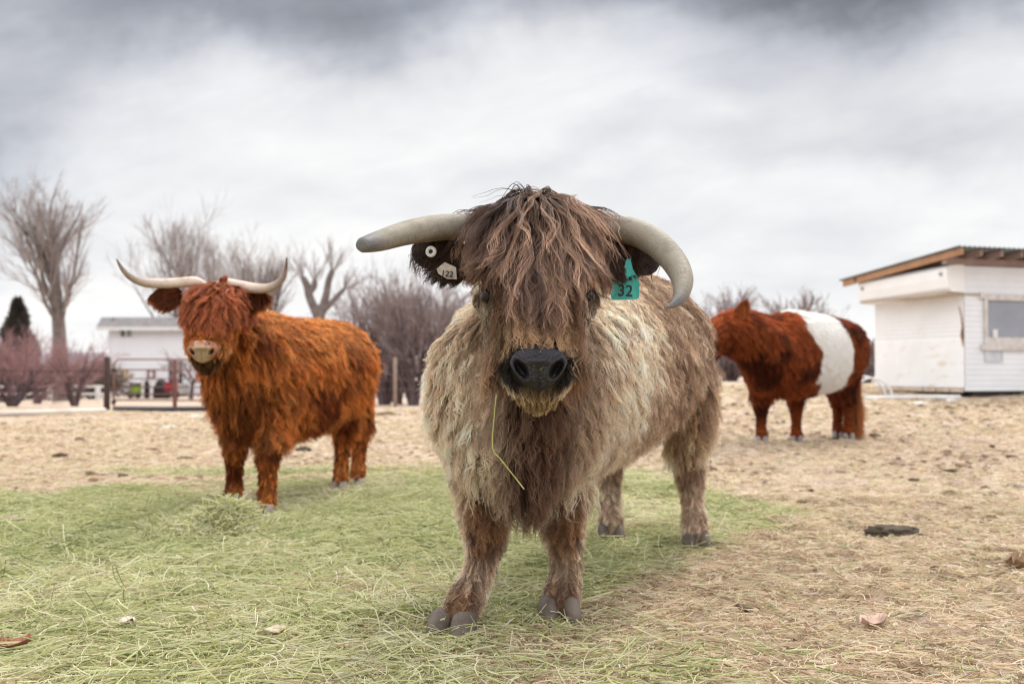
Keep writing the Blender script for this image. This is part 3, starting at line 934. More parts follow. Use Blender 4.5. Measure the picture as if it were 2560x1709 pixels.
def flow_down(back_dir, kback=.35):
    def f(p, n):
        d = np.tile(np.array([back_dir[0] * kback, back_dir[1] * kback, -1.0]), (len(p), 1))
        top = sstep(n[:, 2], .5, .95)[:, None]
        side = np.stack([n[:, 0], n[:, 1], 0 * n[:, 0]], 1)
        return d + top * (side * .8 + np.array([back_dir[0], back_dir[1], 0]) * .9)
    return f

# ---------------------------------------------------------------- the tan bull
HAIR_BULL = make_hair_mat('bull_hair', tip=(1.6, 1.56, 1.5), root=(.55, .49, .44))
HAIR_FORE = make_hair_mat('forelock_hair', tip=(4.0, 4.1, 4.1), root=(.30, .29, .30), rough=.34)  # near-black roots and pale tips paint in the gaps and highlights
def build_bull():
    FX, FY = .02, 3.05
    a = nrm(np.array([.62, 1.45])); A = np.array([a[0], a[1], 0]); S = np.array([a[1], -a[0], 0])
    base = np.array([.3, 3.8, 0.0])
    root = empty('bull', base)
    tag(root, 'shaggy tan and brown horned bull in front, facing the camera with a dark forelock', 'bull')
    F0 = np.array([FX, FY, 0])
    parts = []
    rows = [(-.20, .12, .92, .58), (-.13, .22, .97, .47), (0, .275, 1.02, .435), (.2, .295, 1.10, .44), (.5, .30, 1.18, .46), (.85, .30, 1.185, .48), (1.15, .295, 1.18, .53), (1.42, .27, 1.165, .62), (1.60, .19, 1.10, .69), (1.68, .08, .99, .75)]
    rows = resample(rows, 3)
    rings = []
    for t, w, zt, zb in rows:
        cz = zb + (zt - zb) * .52
        rings.append((F0 + A * t + np.array([0, 0, cz]), S * w, np.array([0, 0, zt - cz]), np.array([0, 0, cz - zb])))
    parts.append(loft(rings, 30))
    HX = .066
    # neck
    parts.append(limb([(FX + .05, 3.35, .93, .18, .20), (.05, 3.1, .93, .155, .19), (.06, 2.92, .98, .125, .16), (HX, 2.78, 1.07, .12, .14)], (1, 0, 0)))
    # dewlap
    parts.append(limb([(HX, 2.82, .86, .09, .09), (.055, 2.86, .66, .085, .085), (.05, 2.90, .50, .065, .07), (.045, 2.92, .41, .04, .045)], (1, 0, 0)))
    # head
    head = [(HX, 2.80, 1.17, .11, .09), (HX, 2.755, 1.13, .125, .12), (HX, 2.70, 1.05, .130, .125), (HX, 2.655, .975, .168, .125), (HX, 2.60, .89, .100, .11), (HX, 2.565, .82, .096, .095), (HX, 2.55, .765, .094, .080), (HX, 2.56, .733, .064, .050)]
    parts.append(limb(head, (1, 0, 0)))
    parts.append(limb([(HX - .115, 2.80, 1.155, .058, .062), (HX + .115, 2.80, 1.155, .058, .062)], (0, 1, 0)))      # poll
    # legs
    legs = [
        [(-.06, 3.20, .66, .11, .15), (-.085, 3.16, .50, .085, .115), (-.085, 3.10, .38, .066, .078), (-.080, 3.06, .285, .060, .062), (-.09, 3.06, .20, .046, .048), (-.118, 3.04, .13, .046, .050), (-.142, 3.01, .085, .052, .052), (-.160, 2.985, .050, .05, .05)],
        [(.17, 3.26, .66, .11, .15), (.165, 3.24, .50, .085, .115), (.160, 3.20, .38, .066, .078), (.162, 3.17, .285, .060, .062), (.170, 3.17, .20, .045, .048), (.170, 3.165, .13, .045, .050), (.160, 3.145, .085, .053, .052), (.153, 3.13, .050, .052, .05)],
        [(.72, 4.28, .80, .13, .22), (.77, 4.36, .62, .10, .16), (.775, 4.45, .46, .070, .088), (.80, 4.52, .36, .060, .070), (.81, 4.49, .22, .047, .048), (.815, 4.47, .13, .048, .050), (.81, 4.44, .085, .054, .052), (.81, 4.425, .050, .052, .05)],
        [(.44, 4.46, .80, .13, .22), (.43, 4.54, .62, .10, .16), (.44, 4.62, .46, .070, .088), (.45, 4.70, .36, .060, .070), (.455, 4.66, .22, .047, .048), (.455, 4.63, .13, .048, .050), (.455, 4.60, .085, .054, .052), (.455, 4.58, .050, .052, .05)]]
    for L_ in legs: parts.append(limb(L_, (1, 0, 0)))
    V, F = remesh(parts, .013, 8)
    sf = Surf(V, F)
    hseg = ((HX, 2.78, 1.14), (HX, 2.56, .76))
    def isleg(p):
        return (p[:, 2] < .42) & (np.min([seg_dist(p, L_[2][:3], L_[-1][:3])[0] for L_ in legs], axis=0) < .12)
    def isfore(p):
        hd, ht = seg_dist(p, *hseg)
        return hd, ht
    CREAM = np.array([.75, .62, .50]); TAN = np.array([.52, .385, .285]); BROWN = np.array([.165, .098, .070]); MAUVE = np.array([.15, .095, .073]); ORANGE = np.array([.42, .24, .125]); DARK = np.array([.050, .031, .025])
    def color(p, n):
        N = len(p)
        nz = fbm(p, 7, 5, 3)[:, None]; nz2 = fbm(p, 3.2, 9, 2)[:, None]
        tloc = ((p[:, :2] - F0[:2]) @ a); sloc = (p - F0) @ S
        bk = sstep(tloc, .25, .6)[:, None] * (.35 + .65 * sstep(p[:, 2:3], .5, .8))
        kb = sstep(nz, .42, .58) * (.45 + .52 * bk)
        c = (TAN * (1 - .25 * bk)) * (1 - kb) + np.array([.24, .155, .11]) * kb
        st_ = sstep(fbm(p * np.array([1, 1, .35]), 26, 15, 2)[:, None], .55, .68)
        c = c * (1 - .6 * st_) + CREAM * .6 * st_
        fr_m = (1 - sstep(tloc, .28, .50))[:, None] * (.92 - .50 * sstep(nz, .54, .66))
        c = c * (1 - fr_m) + CREAM * .92 * fr_m
        # flank and belly lighter low down, brown saddle
        lowm = 1 - sstep(p[:, 2], .55, .75)[:, None]
        c = c * (1 - .5 * lowm * sstep(nz2, .40, .55)) + CREAM * .5 * lowm * sstep(nz2, .40, .55)
        # shoulder fleece cream
        sh = (np.exp(-((tloc - .12) / .30) ** 2) * sstep(np.abs(sloc), .10, .22))[:, None] * (.55 + .45 * sstep(nz2, .38, .5))
        c = c * (1 - sh * .95) + (CREAM * (1 - .35 * sstep(nz, .5, .6)) ) * sh * .95
        # rump edge paler
        ru = sstep(tloc, 1.40, 1.60)[:, None]
        c = c * (1 - .7 * ru) + CREAM * .7 * ru
        # chest centre brown
        d = np.clip(1.15 * np.exp(-((p[:, 0] - .07) / .115) ** 2), 0, 1) * (1 - sstep(tloc, -.02, .14)) * (1 - sstep(p[:, 2], .90, 1.05))
        d = d[:, None]
        c = c * (1 - d) + (MAUVE * (1 - .0) + (BROWN - MAUVE) * nz) * d
        # legs
        lg = isleg(p)[:, None] * 1.0
        zz_ = p[:, 2:3]
        front = (p[:, 1:2] < 3.7)
        nl = fbm(p, 14, 33, 2)[:, None]
        legc = BROWN * 1.25 * np.ones((N, 3))
        legc = legc * (1 - .6 * sstep(nl, .45, .6)) + ORANGE * .8 * .6 * sstep(nl, .45, .6)
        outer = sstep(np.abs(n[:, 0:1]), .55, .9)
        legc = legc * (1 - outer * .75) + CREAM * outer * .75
        pas = np.exp(-((zz_ - .17) / .05) ** 2)
        legc = legc * (1 - pas * .6) + CREAM * .85 * pas * .6
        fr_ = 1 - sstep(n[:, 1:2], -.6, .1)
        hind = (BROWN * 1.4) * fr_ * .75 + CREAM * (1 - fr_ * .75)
        lowk = 1 - sstep(zz_ + (nl - .5) * .2, .2, .36)
        hind = hind * (1 - lowk * .6) + CREAM * .6 * lowk
        hind = hind * (1 - sstep(nl, .55, .65) * .4) + TAN * sstep(nl, .55, .65) * .4
        legc = np.where(front, legc, hind)
        c = c * (1 - lg) + legc * lg
        # head
        hd, ht = isfore(p)
        hm = ((hd < np.where(p[:, 2] < .90, .128, .165)) & (p[:, 1] < np.where(p[:, 2] < .9, 2.74, 2.86)) & (p[:, 2] > .66))[:, None] * 1.0
        fz = p[:, 2:3]
        hc_ = BROWN * .62 + 0 * fz
        nl0 = fbm(p, 30, 55, 2)[:, None]
        cheek = np.array([.24, .125, .065])
        ck = sstep(np.abs(p[:, 0:1] - HX), .06, .10) * sstep(fbm(p, 16, 44, 2)[:, None], .4, .6)
        hc_ = hc_ * (1 - ck) + cheek * ck
        bridge = sstep(fz, .80, .86) * (1 - sstep(fz, .93, 1.0)) * (n[:, 1:2] < -.1)
        bridge = bridge * (1 - sstep(np.abs(p[:, 0:1] - HX), .06, .10))
        hc_ = hc_ * (1 - bridge) + (np.array([.40, .285, .19]) * (.75 + .5 * nl0)) * bridge
        mz = 1 - sstep(fz, .80, .86)
        hc_ = hc_ * (1 - mz) + np.array([.56, .47, .38]) * mz
        nr = np.sqrt(((p[:, 0:1] - HX) / .090) ** 2 + ((fz - .795) / .064) ** 2)
        dk = (1 - sstep(nr, 1.0, 1.16)) * (n[:, 1:2] < .1)
        hc_ = hc_ * (1 - dk) + np.array([.025, .022, .02]) * dk
        ch = 1 - sstep(fz, .715, .745)
        hc_ = hc_ * (1 - ch) + np.array([.33, .25, .14]) * ch
        eyep = np.exp(-(((np.abs(p[:, 0:1] - HX) - .138) / .03) ** 2 + ((fz - .938) / .03) ** 2))
        hc_ = hc_ * (1 - .85 * eyep) + np.array([.46, .41, .35]) * .85 * eyep
        c = c * (1 - hm) + hc_ * hm
        return c
    def length(p, n):
        L = np.full(len(p), .122)
        tloc = ((p[:, :2] - F0[:2]) @ a)
        L -= .03 * sstep(-n[:, 2], .1, .8)
        L = np.where(tloc < .1, .105, L)
        L = np.where((n[:, 2] > .6), .06, L)
        lg = isleg(p)
        L = np.where(lg, .030 + .055 * sstep(p[:, 2], .22, .42), L)
        L = np.where(p[:, 2] < .085, .030, L)
        hindr = lg & (p[:, 1] > 3.7) & (n[:, 1] > 0)
        L = np.where(hindr, .055, L)
        hd, ht = isfore(p)
        hm = (hd < .175) & (p[:, 1] < 2.86) & (p[:, 2] > .66)
        z_ = p[:, 2]
        Lh = np.where(z_ > 1.0, .07, np.where(z_ > .86, .085, .024))
        Lh = np.where((np.abs(p[:, 0] - HX) > .065) & (z_ > .84), .15, Lh)
        Lh = np.where((z_ < .72), .026, Lh)
        er = np.sqrt(((np.abs(p[:, 0] - HX) - .142) / .045) ** 2 + ((z_ - .965) / .04) ** 2)
        Lh = np.where((np.abs(p[:, 0] - HX) > .08) & (z_ > .985), .032, Lh)
        Lh = np.where((np.abs(p[:, 0] - HX) < .08) & (z_ < .905) & (z_ > .84), .045, Lh)
        Lh = np.where(er < 1, .014, Lh)
        L = np.where(hm, Lh, L)
        return L
    def flow(p, n):
        d = flow_down((A[0], A[1]), .55)(p, n)
        hd, ht = isfore(p)
        hm = ((hd < .175) & (p[:, 1] < 2.86) & (p[:, 2] > .66))[:, None]
        hdir = np.stack([(p[:, 0] - HX) * 3.0, 0 * p[:, 0] - .15, -np.ones(len(p))], 1)
        return np.where(hm, hdir, d)
    def nose_free(p, n):
        w = np.ones(len(p))
        X = (p[:, 0] - HX) / .068; Z = (p[:, 2] - .790) / .058
        w[((X ** 2 + Z ** 2) < 1.0) & (n[:, 1] < -.2)] = 0
        w[p[:, 2] < .030] = 0
        hd, _t = isfore(p)
        w = w * np.where((p[:, 1] < 2.9) & (p[:, 2] > .66), 1.7, 1.0)
        w *= np.where(p[:, 1] > 3.6, .7, 1.0)
        return w
    body = new_mesh('body', V, F, SKIN, root, True, base, cols=color(V, sf.vn))
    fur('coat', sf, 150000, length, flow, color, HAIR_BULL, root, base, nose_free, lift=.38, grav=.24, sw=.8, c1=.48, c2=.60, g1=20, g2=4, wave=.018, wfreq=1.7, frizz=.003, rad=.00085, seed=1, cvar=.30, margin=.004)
    # forelock
    def fw(p, n):
        dx = (p[:, 0] - HX)
        up = sstep(p[:, 2], 1.02, 1.10) * (p[:, 1] < 2.92) * (p[:, 1] > 2.5) * (np.abs(dx) < .19)
        return up * (1.0 + 1.2 * (p[:, 2] > 1.12)) * (n[:, 1] < .6)
    def fl(p, n):
        return np.interp(p[:, 2], [1.02, 1.08, 1.15, 1.22], [.19, .22, .29, .345]) * (1 - .45 * sstep(np.abs(p[:, 0] - HX), .02, .08)) * (1 - sstep(np.abs(p[:, 0] - HX), .06, .095)) + np.clip((p[:, 2] - 1.018) * 1.0 + .035 * (p[:, 0] > HX), .035, .2) * sstep(np.abs(p[:, 0] - HX), .06, .095)
    def ff(p, n):
        dx = (p[:, 0] - HX)
        return np.stack([dx * 1.2 + (fbm(p, 14, 77, 2) - .5) * .8, -np.full(len(p), 1.1), -np.full(len(p), .6)], 1)
    def fc(p, n):
        k = sstep(fbm(p, 24, 3, 2), .46, .60)[:, None]
        return DARK * (1 - k) + np.array([.125, .080, .058]) * k
    fur('forelock', sf, 20000, fl, ff, fc, HAIR_FORE, root, base, fw, lift=.38, grav=.42, c1=.92, c2=.8, g1=26, g2=5, wave=.010, wfreq=2.2, frizz=.003, rad=.0009, segs=13, seed=7, margin=.009, cvar=.5, shape1=.6, lvar=.35, sw=.25)
    # horns
    HM = horn_mat('bull_horn', (.27, .24, .19), (.13, .13, .14), tipst=.80, dirt=(.16, .10, .05), dirtk=.75)
    def hp(rows): return [tuple(P(px, py, Y)) + (r,) for px, py, Y, r in rows]
    horn('horn', hp([(1230, 572, 2.84, .036), (1165, 567, 2.80, .0365), (1090, 570, 2.72, .036), (1015, 583, 2.62, .032), (950, 602, 2.52, .0265), (908, 612, 2.44, .019)]), HM, root, base, blunt=True)
    horn('horn', hp([(1450, 575, 2.84, .036), (1515, 571, 2.81, .037), (1575, 577, 2.78, .038), (1632, 603, 2.73, .0375), (1680, 648, 2.66, .035), (1706, 696, 2.58, .029), (1702, 738, 2.52, .019), (1686, 758, 2.49, .0105), (1668, 769, 2.475, .003)]), HM, root, base)
    # ears
    EARM = simple('ear_leather', (.075, .06, .052), (.035, .028, .025), 26, .75, bumpk=.4, spec=.3)
    ear_shape = lambda t: .55 + .62 * math.sin(math.pi * (t * .78 + .12)) if t < .72 else (.55 + .62 * math.sin(math.pi * (.72 * .78 + .12))) * math.sqrt(max(0, 1 - ((t - .72) / .285) ** 2))
    e1, em1 = ear_mesh('ear', P(1185, 655, 2.79), P(1030, 622, 2.75), .088, (.15, -1, .1), EARM, root, base, cup=.25, shape=ear_shape)
    e2, em2 = ear_mesh('ear', P(1500, 640, 2.80), P(1652, 652, 2.80), .088, (-.1, -1, .1), EARM, root, base, cup=.25, shape=ear_shape)
    # fur on the inner part of the ears
    for (em, sx, k) in ((em1, -1, 0), (em2, 1, 1)):
        es = Surf(em[0], em[1])
        rx = P(1185, 655, 2.79)[0] if sx < 0 else P(1500, 640, 2.8)[0]
        wgt = lambda p, n, rx=rx: (1 - sstep(np.abs(p[:, 0] - rx), .03, .12)) + .03
        fur('ear_hair', es, 5200, lambda p, n, sx=sx, rx=rx: np.full(len(p), .055) if sx < 0 else .03 + .038 * (1 - sstep(np.abs(p[:, 0] - rx), .035, .06)), lambda p, n, sx=sx: np.tile([sx * (.9 if sx < 0 else .35), -.2, -.9], (len(p), 1)), lambda p, n: np.tile(DARK * 1.3, (len(p), 1)), HAIR_BULL, (e1 if k == 0 else e2), base, wgt, lift=(.5 if k == 0 else 1.2), grav=.2, c1=.6, c2=.5, g1=24, g2=4, wave=.006, frizz=.003, rad=.0008, seed=20 + k, segs=6, margin=.002)
    # ear tags
    WHT = simple('tag_white', (.80, .81, .80), (.66, .67, .66), 30, .45)
    BLK = simple('tag_black', (.012, .016, .022), (.02, .02, .025), 30, .4)
    TEAL = simple('tag_teal', (.075, .52, .47), (.055, .42, .40), 22, .45, thr=(.4, .75))
    IVY = simple('tag_ivory', (.58, .52, .46), (.40, .34, .29), 40, .55)
    c = P(1078, 629, 2.735); out = nrm(np.array([-.25, -1, .02])); rt = nrm(np.cross(out, (0, 0, 1))) ; upv = np.cross(rt, out)
    def disc(r0, r1, th, c, n=32):
        V = []; F = []
        for rr, zz_ in ((r0, 0), (r0, th * .7), (r0 - (r0 - r1) * .12, th), (r1, th), (r1, 0)):
            for j in range(n):
                a_ = 2 * math.pi * j / n
                V.append(c + (rt * math.cos(a_) + upv * math.sin(a_)) * rr + out * zz_)
        for i in range(4):
            for j in range(n): F.append((i * n + j, i * n + (j + 1) % n, (i + 1) * n + (j + 1) % n, (i + 1) * n + j))
        return V, F
    mb = MB(); mb.add(*disc(.0155, .0062, .004, c)); tg = mb.build('ear_tag', WHT, e1, base, True); tg['label'] = 'round white button tag with black centre'
    mb = MB(); V_, F_ = disc(.0070, .0005, .0025, c); mb.add(V_, F_); mb.build('tag_centre', BLK, e1, base, True)
    def plate(poly, Y, th, outv, name, m, par):
        n = len(poly); fr = [P(px, py, Y if np.isscalar(Y) else Y[i]) for i, (px, py) in enumerate(poly)]
        bk = [q - outv * th for q in fr]
        F = [tuple(range(n))[::-1], tuple(range(n, 2 * n))] + [(i, n + i, n + (i + 1) % n, (i + 1) % n) for i in range(n)][::1]
        return new_mesh(name, fr + bk, F, m, par, False, base)
    o = plate([(1091, 672), (1112, 655), (1140, 668), (1142, 698), (1118, 697), (1096, 684)], 2.722, .003, np.array([0, -1, 0]), 'ear_tag', IVY, e1); o['label'] = 'small ivory tag reading 122'
    t2 = plate([(1566, 648), (1576, 646), (1582, 672), (1595, 694), (1599, 706), (1598, 742), (1593, 748), (1532, 750), (1527, 744), (1530, 704), (1549, 688), (1561, 668)], [2.785, 2.785, 2.775, 2.772, 2.774, 2.778, 2.78, 2.768, 2.767, 2.766, 2.77, 2.778], .0025, np.array([0, -1, 0]), 'ear_tag', TEAL, e2); t2['label'] = 'large teal ear tag with black number'
    def text(s, px, py, Y, size, m, par, name, rot=0., sx=1.0):
        cu = bpy.data.curves.new(name, 'FONT'); cu.body = s; cu.size = size; cu.extrude = .0006; cu.offset = size * .018
        cu.align_x = 'CENTER'; cu.align_y = 'CENTER'
        o = bpy.data.objects.new(name, cu); C.objects.link(o)
        dg = bpy.context.evaluated_depsgraph_get(); me_ = bpy.data.meshes.new_from_object(o.evaluated_get(dg))
        bpy.data.objects.remove(o)
        o = bpy.data.objects.new(name, me_); me_.materials.clear(); me_.materials.append(m); C.objects.link(o); o.parent = par
        o.location = P(px, py, Y) - base; o.rotation_euler = (math.pi / 2, rot, 0); o.scale = (sx, 1, 1)
        return o
    text('122', 1118, 685, 2.7165, .0225, BLK, e1, 'tag_number', rot=.14)
    text('32', 1563, 728, 2.760, .045, BLK, e2, 'tag_number', rot=.06, sx=.95)
    # nose
    NM = nose_mat('bull_nose', (.05, .055, .04), (.007, .006, .007), (.024, .022, .034), .42)
    nose_mesh((HX, 2.470, .784), (1, 0, 0), nrm(np.array([0, .12, 1.0])), nrm(np.array([0, -1, .12])), .146, .108, NM, root, base)
    # crumbs of chewed hay stuck to the nose and chin
    r = np.random.default_rng(77); mb = MB()
    for q in range(26):
        u_, w_ = r.normal(0, .009), r.uniform(-.045, .0)
        c_ = np.array([HX + u_ + .004, 2.470 - .027 - .006 * r.random() + .9 * max(0, -.02 - w_) * .35, .792 + w_]); d_ = nrm(r.normal(0, 1, 3) * np.array([1, .25, 1])) * r.uniform(.002, .007)
        mb.tube([c_ - d_, c_ + np.array([0, -.0015, 0]), c_ + d_], [.0003, .0005, .0002], 4)
    tag(mb.build('hay_crumbs', simple('chewed_hay_green', (.10, .13, .03), (.22, .23, .08)), root, base, True), kind='stuff')
    for s in (-1, 1): eye(root, base, (HX + s * .130, 2.586, .972), .020, None)
    # hooves
    for (x_, y_, fw_, w_) in ((-.180, 2.945, (-.38, -1), .155), (.148, 3.10, (.02, -1), .135), (.812, 4.405, (.0, -1), .130), (.452, 4.56, (.1, -1), .125)):
        hoof('hoof', (x_, y_, gzf(x_, y_) + .002), fw_, w_, .135, .068, HOOF, root, base)
    return root, sf
bull, bull_surf = build_bull()

# green stem hanging from the bull's mouth
STEM = simple('hay_stem_green', (.36, .38, .11), (.52, .50, .2), 20, .6)
mb = MB()
q = resample([P(1241, 986, 2.50), P(1236, 1035, 2.51), P(1231, 1118, 2.52), P(1252, 1148, 2.53), P(1290, 1196, 2.55), P(1310, 1222, 2.56)], 3)
mb.tube(q, np.linspace(.0011, .0019, len(q)), 7)
mb.tube([P(1236, 1124, 2.52), P(1243, 1123, 2.515), P(1246, 1129, 2.515)], [.0009, .0008, .0005], 6)
mb.tube([P(1256, 1155, 2.53), P(1251, 1160, 2.525)], [.0009, .0004], 6)
o = mb.build('hay_stalk', STEM, smooth=True); tag(o, 'bent green hay stem hanging from the mouth of the bull', 'hay stem')

# ---------------------------------------------------------------- generic standing cow
def build_cow(spec):
    base = np.array(spec['base']); root = empty('cow', base)
    tag(root, spec['label'], 'cow')
    F0 = np.array(spec['front']); a = nrm(np.array(spec['axis'])); A = np.array([a[0], a[1], 0]); S = np.array([a[1], -a[0], 0])
    parts = []
    rings = []
    for t, w, zt, zb in resample(spec['torso'], 3):
        cz = zb + (zt - zb) * .52
        rings.append((F0 + A * t + np.array([0, 0, cz]), S * w, np.array([0, 0, zt - cz]), np.array([0, 0, cz - zb])))
    parts.append(loft(rings, 28))
    parts.append(limb(spec['neck'], spec.get('neckref', (1, 0, 0))))
    parts.append(limb(spec['head'], spec['headref']))
    for L_ in spec['legs']: parts.append(limb(L_, S))
    for e in spec.get('extra', []): parts.append(limb(e, (1, 0, 0)))
    V, F = remesh(parts, .016, 7)
    sf = Surf(V, F)
    h0, h1 = np.array(spec['head'][1][:3]), np.array(spec['head'][-1][:3])
    def info(p):
        hd, ht = seg_dist(p, h0, h1)
        leg = (np.min([seg_dist(p, L_[2][:3], L_[-1][:3])[0] for L_ in spec['legs']], axis=0) < .13) & (p[:, 2] < F0[2] + .42)
        return hd, ht, leg, ((p[:, :2] - F0[:2]) @ a)
    col = lambda p, n: spec['color'](p, n, *info(p))
    length = lambda p, n: spec['length'](p, n, *info(p))
    fwd = nrm(np.array(spec['face']))
    def flow(p, n):
        d = flow_down((A[0], A[1]), .6)(p, n)
        hd, ht, leg, tl = info(p)
        hm = (hd < .16)[:, None]
        return np.where(hm, nrm((h1 - h0)[None] + 0 * p) + n * .1, d)
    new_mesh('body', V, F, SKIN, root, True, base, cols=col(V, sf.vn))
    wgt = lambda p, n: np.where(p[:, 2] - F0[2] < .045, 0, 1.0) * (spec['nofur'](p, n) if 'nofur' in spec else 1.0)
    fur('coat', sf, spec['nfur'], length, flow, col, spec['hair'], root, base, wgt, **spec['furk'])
    if 'fore' in spec:
        fo = spec['fore']
        fur('forelock', sf, fo['n'], fo['length'], fo['flow'], fo['color'], fo['mat'], root, base, fo['weight'], **fo['k'])
    return root, sf, base

# ---- ginger highland cow
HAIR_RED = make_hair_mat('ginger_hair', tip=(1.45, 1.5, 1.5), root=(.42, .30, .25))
HAIR_RED2 = make_hair_mat('ginger_forelock_hair', tip=(1.45, 1.35, 1.3), root=(.4, .32, .3))
def ginger():
    fl_, fr_, hl_, hr_ = G(581, 1262), G(664, 1288), G(850, 1222), G(893, 1209)
    F0 = np.array([(fl_[0] + fr_[0]) / 2, (fl_[1] + fr_[1]) / 2 + .04, 0.0]); H0 = (hl_ + hr_) / 2
    ax = H0[:2] - F0[:2]
    a = nrm(ax); Ln = np.linalg.norm(ax)
    hx = P(525, 700, 5.05)[0]; mx = P(500, 880, 4.88)[0]
    def leg(f, hind=False, k=1):
        x_, y_, z_ = f
        if not hind:
            return [(x_ + .0, y_ + .20, .66, .08, .10), (x_ + .0, y_ + .15, .50, .07, .085), (x_, y_ + .08, .38, .058, .066), (x_, y_ + .04, .29, .052, .055), (x_, y_ + .04, .20, .042, .044), (x_, y_ + .035, .12, .042, .044), (x_, y_ + .02, .08, .048, .047), (x_, y_, .05, .046, .046)]
        return [(x_ - .04, y_ - .10, .78, .11, .20), (x_ - .02, y_ - .03, .62, .09, .15), (x_, y_ + .06, .46, .06, .08), (x_, y_ + .13, .36, .053, .062), (x_, y_ + .08, .22, .042, .044), (x_, y_ + .05, .12, .043, .044), (x_, y_ + .02, .08, .05, .047), (x_, y_, .05, .047, .046)]
    ORG = np.array([.52, .178, .046]); DRK = np.array([.13, .032, .010]); LIT = np.array([.76, .325, .105])
    def color(p, n, hd, ht, leg_, tl):
        nz = fbm(p, 6, 61, 3)[:, None]; big = fbm(p, 2.4, 66, 2)[:, None]
        c = ORG * (1 - sstep(nz, .48, .66)) + DRK * 1.5 * sstep(nz, .48, .66)  # dark noise patches paint the self-shaded recesses of the fur
        top = sstep(n[:, 2:3], .15, .7); c = c * (1 - .7 * top) + LIT * .7 * top  # up-facing fur coloured lighter, as if lit from above
        ch = (np.exp(-(((p[:, 0:1] - F0[0] - .02) / .12) ** 2)) * (1 - sstep(tl, .0, .1))[:, None]) * (1 - sstep(p[:, 2:3], .7, .85))
        c = c * (1 - .65 * ch) + DRK * .8 * .65 * ch  # shade on the chest front painted into the coat
        c = np.where((hd < .15)[:, None], ORG * .95 + 0 * p, c)
        hdown = (1 - sstep(p[:, 2:3], .835, .855)) * (hd < .11)[:, None]
        c = c * (1 - .8 * hdown) + np.array([.07, .045, .025]) * .8 * hdown
        c = np.where(((hd < .12) & (p[:, 2] < .93) & (p[:, 2] > .86))[:, None], np.array([.62, .27, .10]), c)
        return c
    def length(p, n, hd, ht, leg_, tl):
        L = .125 + .05 * sstep(-n[:, 2], .0, .7)
        L = np.where(n[:, 2] > .6, .09, L)
        L = np.where((p[:, 2] < .62) & ~leg_, .14, L)
        L = np.where(leg_, .022 + .05 * sstep(p[:, 2], .2, .42), L)
        L = np.where(hd < .15, .05, L)
        L = np.where((hd < .15) & (ht > .80), .020, L)
        return L
    head = [(hx, 5.22, 1.15, .10, .08), (hx, 5.17, 1.12, .125, .10), ((hx * .8 + mx * .2), 5.11, 1.05, .128, .11), ((hx + mx) / 2, 5.06, .96, .115, .10), (hx * .25 + mx * .75, 5.01, .90, .102, .085), (mx, 4.985, .86, .090, .070), (mx, 4.99, .815, .066, .05)]
    sc = Ln / 1.40
    torso = [(-.24, .08, .96, .60), (-.17, .17, 1.02, .50), (-.02, .215, 1.06, .45), (.25, .25, 1.08, .44), (.6, .27, 1.08, .45), (.95, .27, 1.085, .48), (1.18, .25, 1.08, .54), (1.33, .19, 1.03, .62), (1.42, .08, .95, .70)]
    spec = dict(label='ginger long-haired highland cow with upcurved horns standing on hay, left of the bull', base=(F0[0] + ax[0] / 2, F0[1] + ax[1] / 2, 0), front=F0, axis=a, torso=[(t * sc, w, zt, zb) for t, w, zt, zb in torso],
        neck=[(F0[0] + .04, F0[1] + .30, .92, .18, .19), (F0[0] - .02, F0[1] + .0, .93, .165, .19), (hx * .5 + F0[0] * .5, 5.37, .98, .14, .16), (hx, 5.24, 1.04, .11, .13)], extra=[[(hx, 5.30, .86, .09, .09), (hx * .6 + F0[0] * .4, 5.38, .68, .10, .09), (F0[0] - .02, 5.46, .52, .075, .07)]],
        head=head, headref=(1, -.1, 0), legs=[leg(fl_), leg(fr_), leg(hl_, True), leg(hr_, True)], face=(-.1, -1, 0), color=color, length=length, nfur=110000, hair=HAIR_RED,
        nofur=lambda p, n: np.where((((p[:, 0] - mx) / .060) ** 2 + ((p[:, 2] - .868) / .042) ** 2 < 1) & (n[:, 1] < -.2), 0, 1.0) * np.where((p[:, 1] < 5.3) & (p[:, 2] > .8), 1.5, 1.0),
        furk=dict(lift=.42, grav=.20, c1=.58, c2=.6, g1=22, g2=4, wave=.022, wfreq=1.5, frizz=.004, rad=.0011, seed=201, cvar=.38, margin=.005, sw=1.2),
        fore=dict(n=15000, mat=HAIR_RED2, length=lambda p, n: np.where(p[:, 2] > 1.09, .165, .10) - .75 * np.maximum(0, np.abs(p[:, 0] - hx) - .045),
            flow=lambda p, n: np.stack([(p[:, 0] - hx) * 6, -np.full(len(p), 1.0), -np.full(len(p), .6)], 1),
            color=lambda p, n: np.tile([.36, .125, .058], (len(p), 1)) * (.7 + .6 * fbm(p, 16, 71, 2)[:, None]),
            weight=lambda p, n: sstep(p[:, 2], 1.03, 1.09) * (p[:, 1] < 5.33) * (np.abs(p[:, 0] - hx) < .135) * (n[:, 1] < .8),
            k=dict(lift=.36, grav=.42, c1=.80, c2=.7, g1=30, g2=5, wave=.011, wfreq=1.9, frizz=.003, rad=.0011, segs=10, seed=210, margin=.008, cvar=.32, shape1=.7, sw=.6, lvar=.5)))
    root, sf, base = build_cow(spec)
    HM = horn_mat('ginger_cow_horn', (.70, .56, .47), (.10, .055, .035), dirt=(.40, .22, .13), tipst=.42)
    def hp(rows): return [tuple(P(px, py, Y)) + (r,) for px, py, Y, r in rows]
    horn('horn', hp([(520, 722, 5.32, .02), (490, 705, 5.22, .027), (447, 707, 5.21, .027), (405, 709, 5.19, .0265), (360, 706, 5.16, .023), (327, 693, 5.13, .017), (305, 671, 5.11, .011), (291, 647, 5.10, .003)]), HM, root, base)
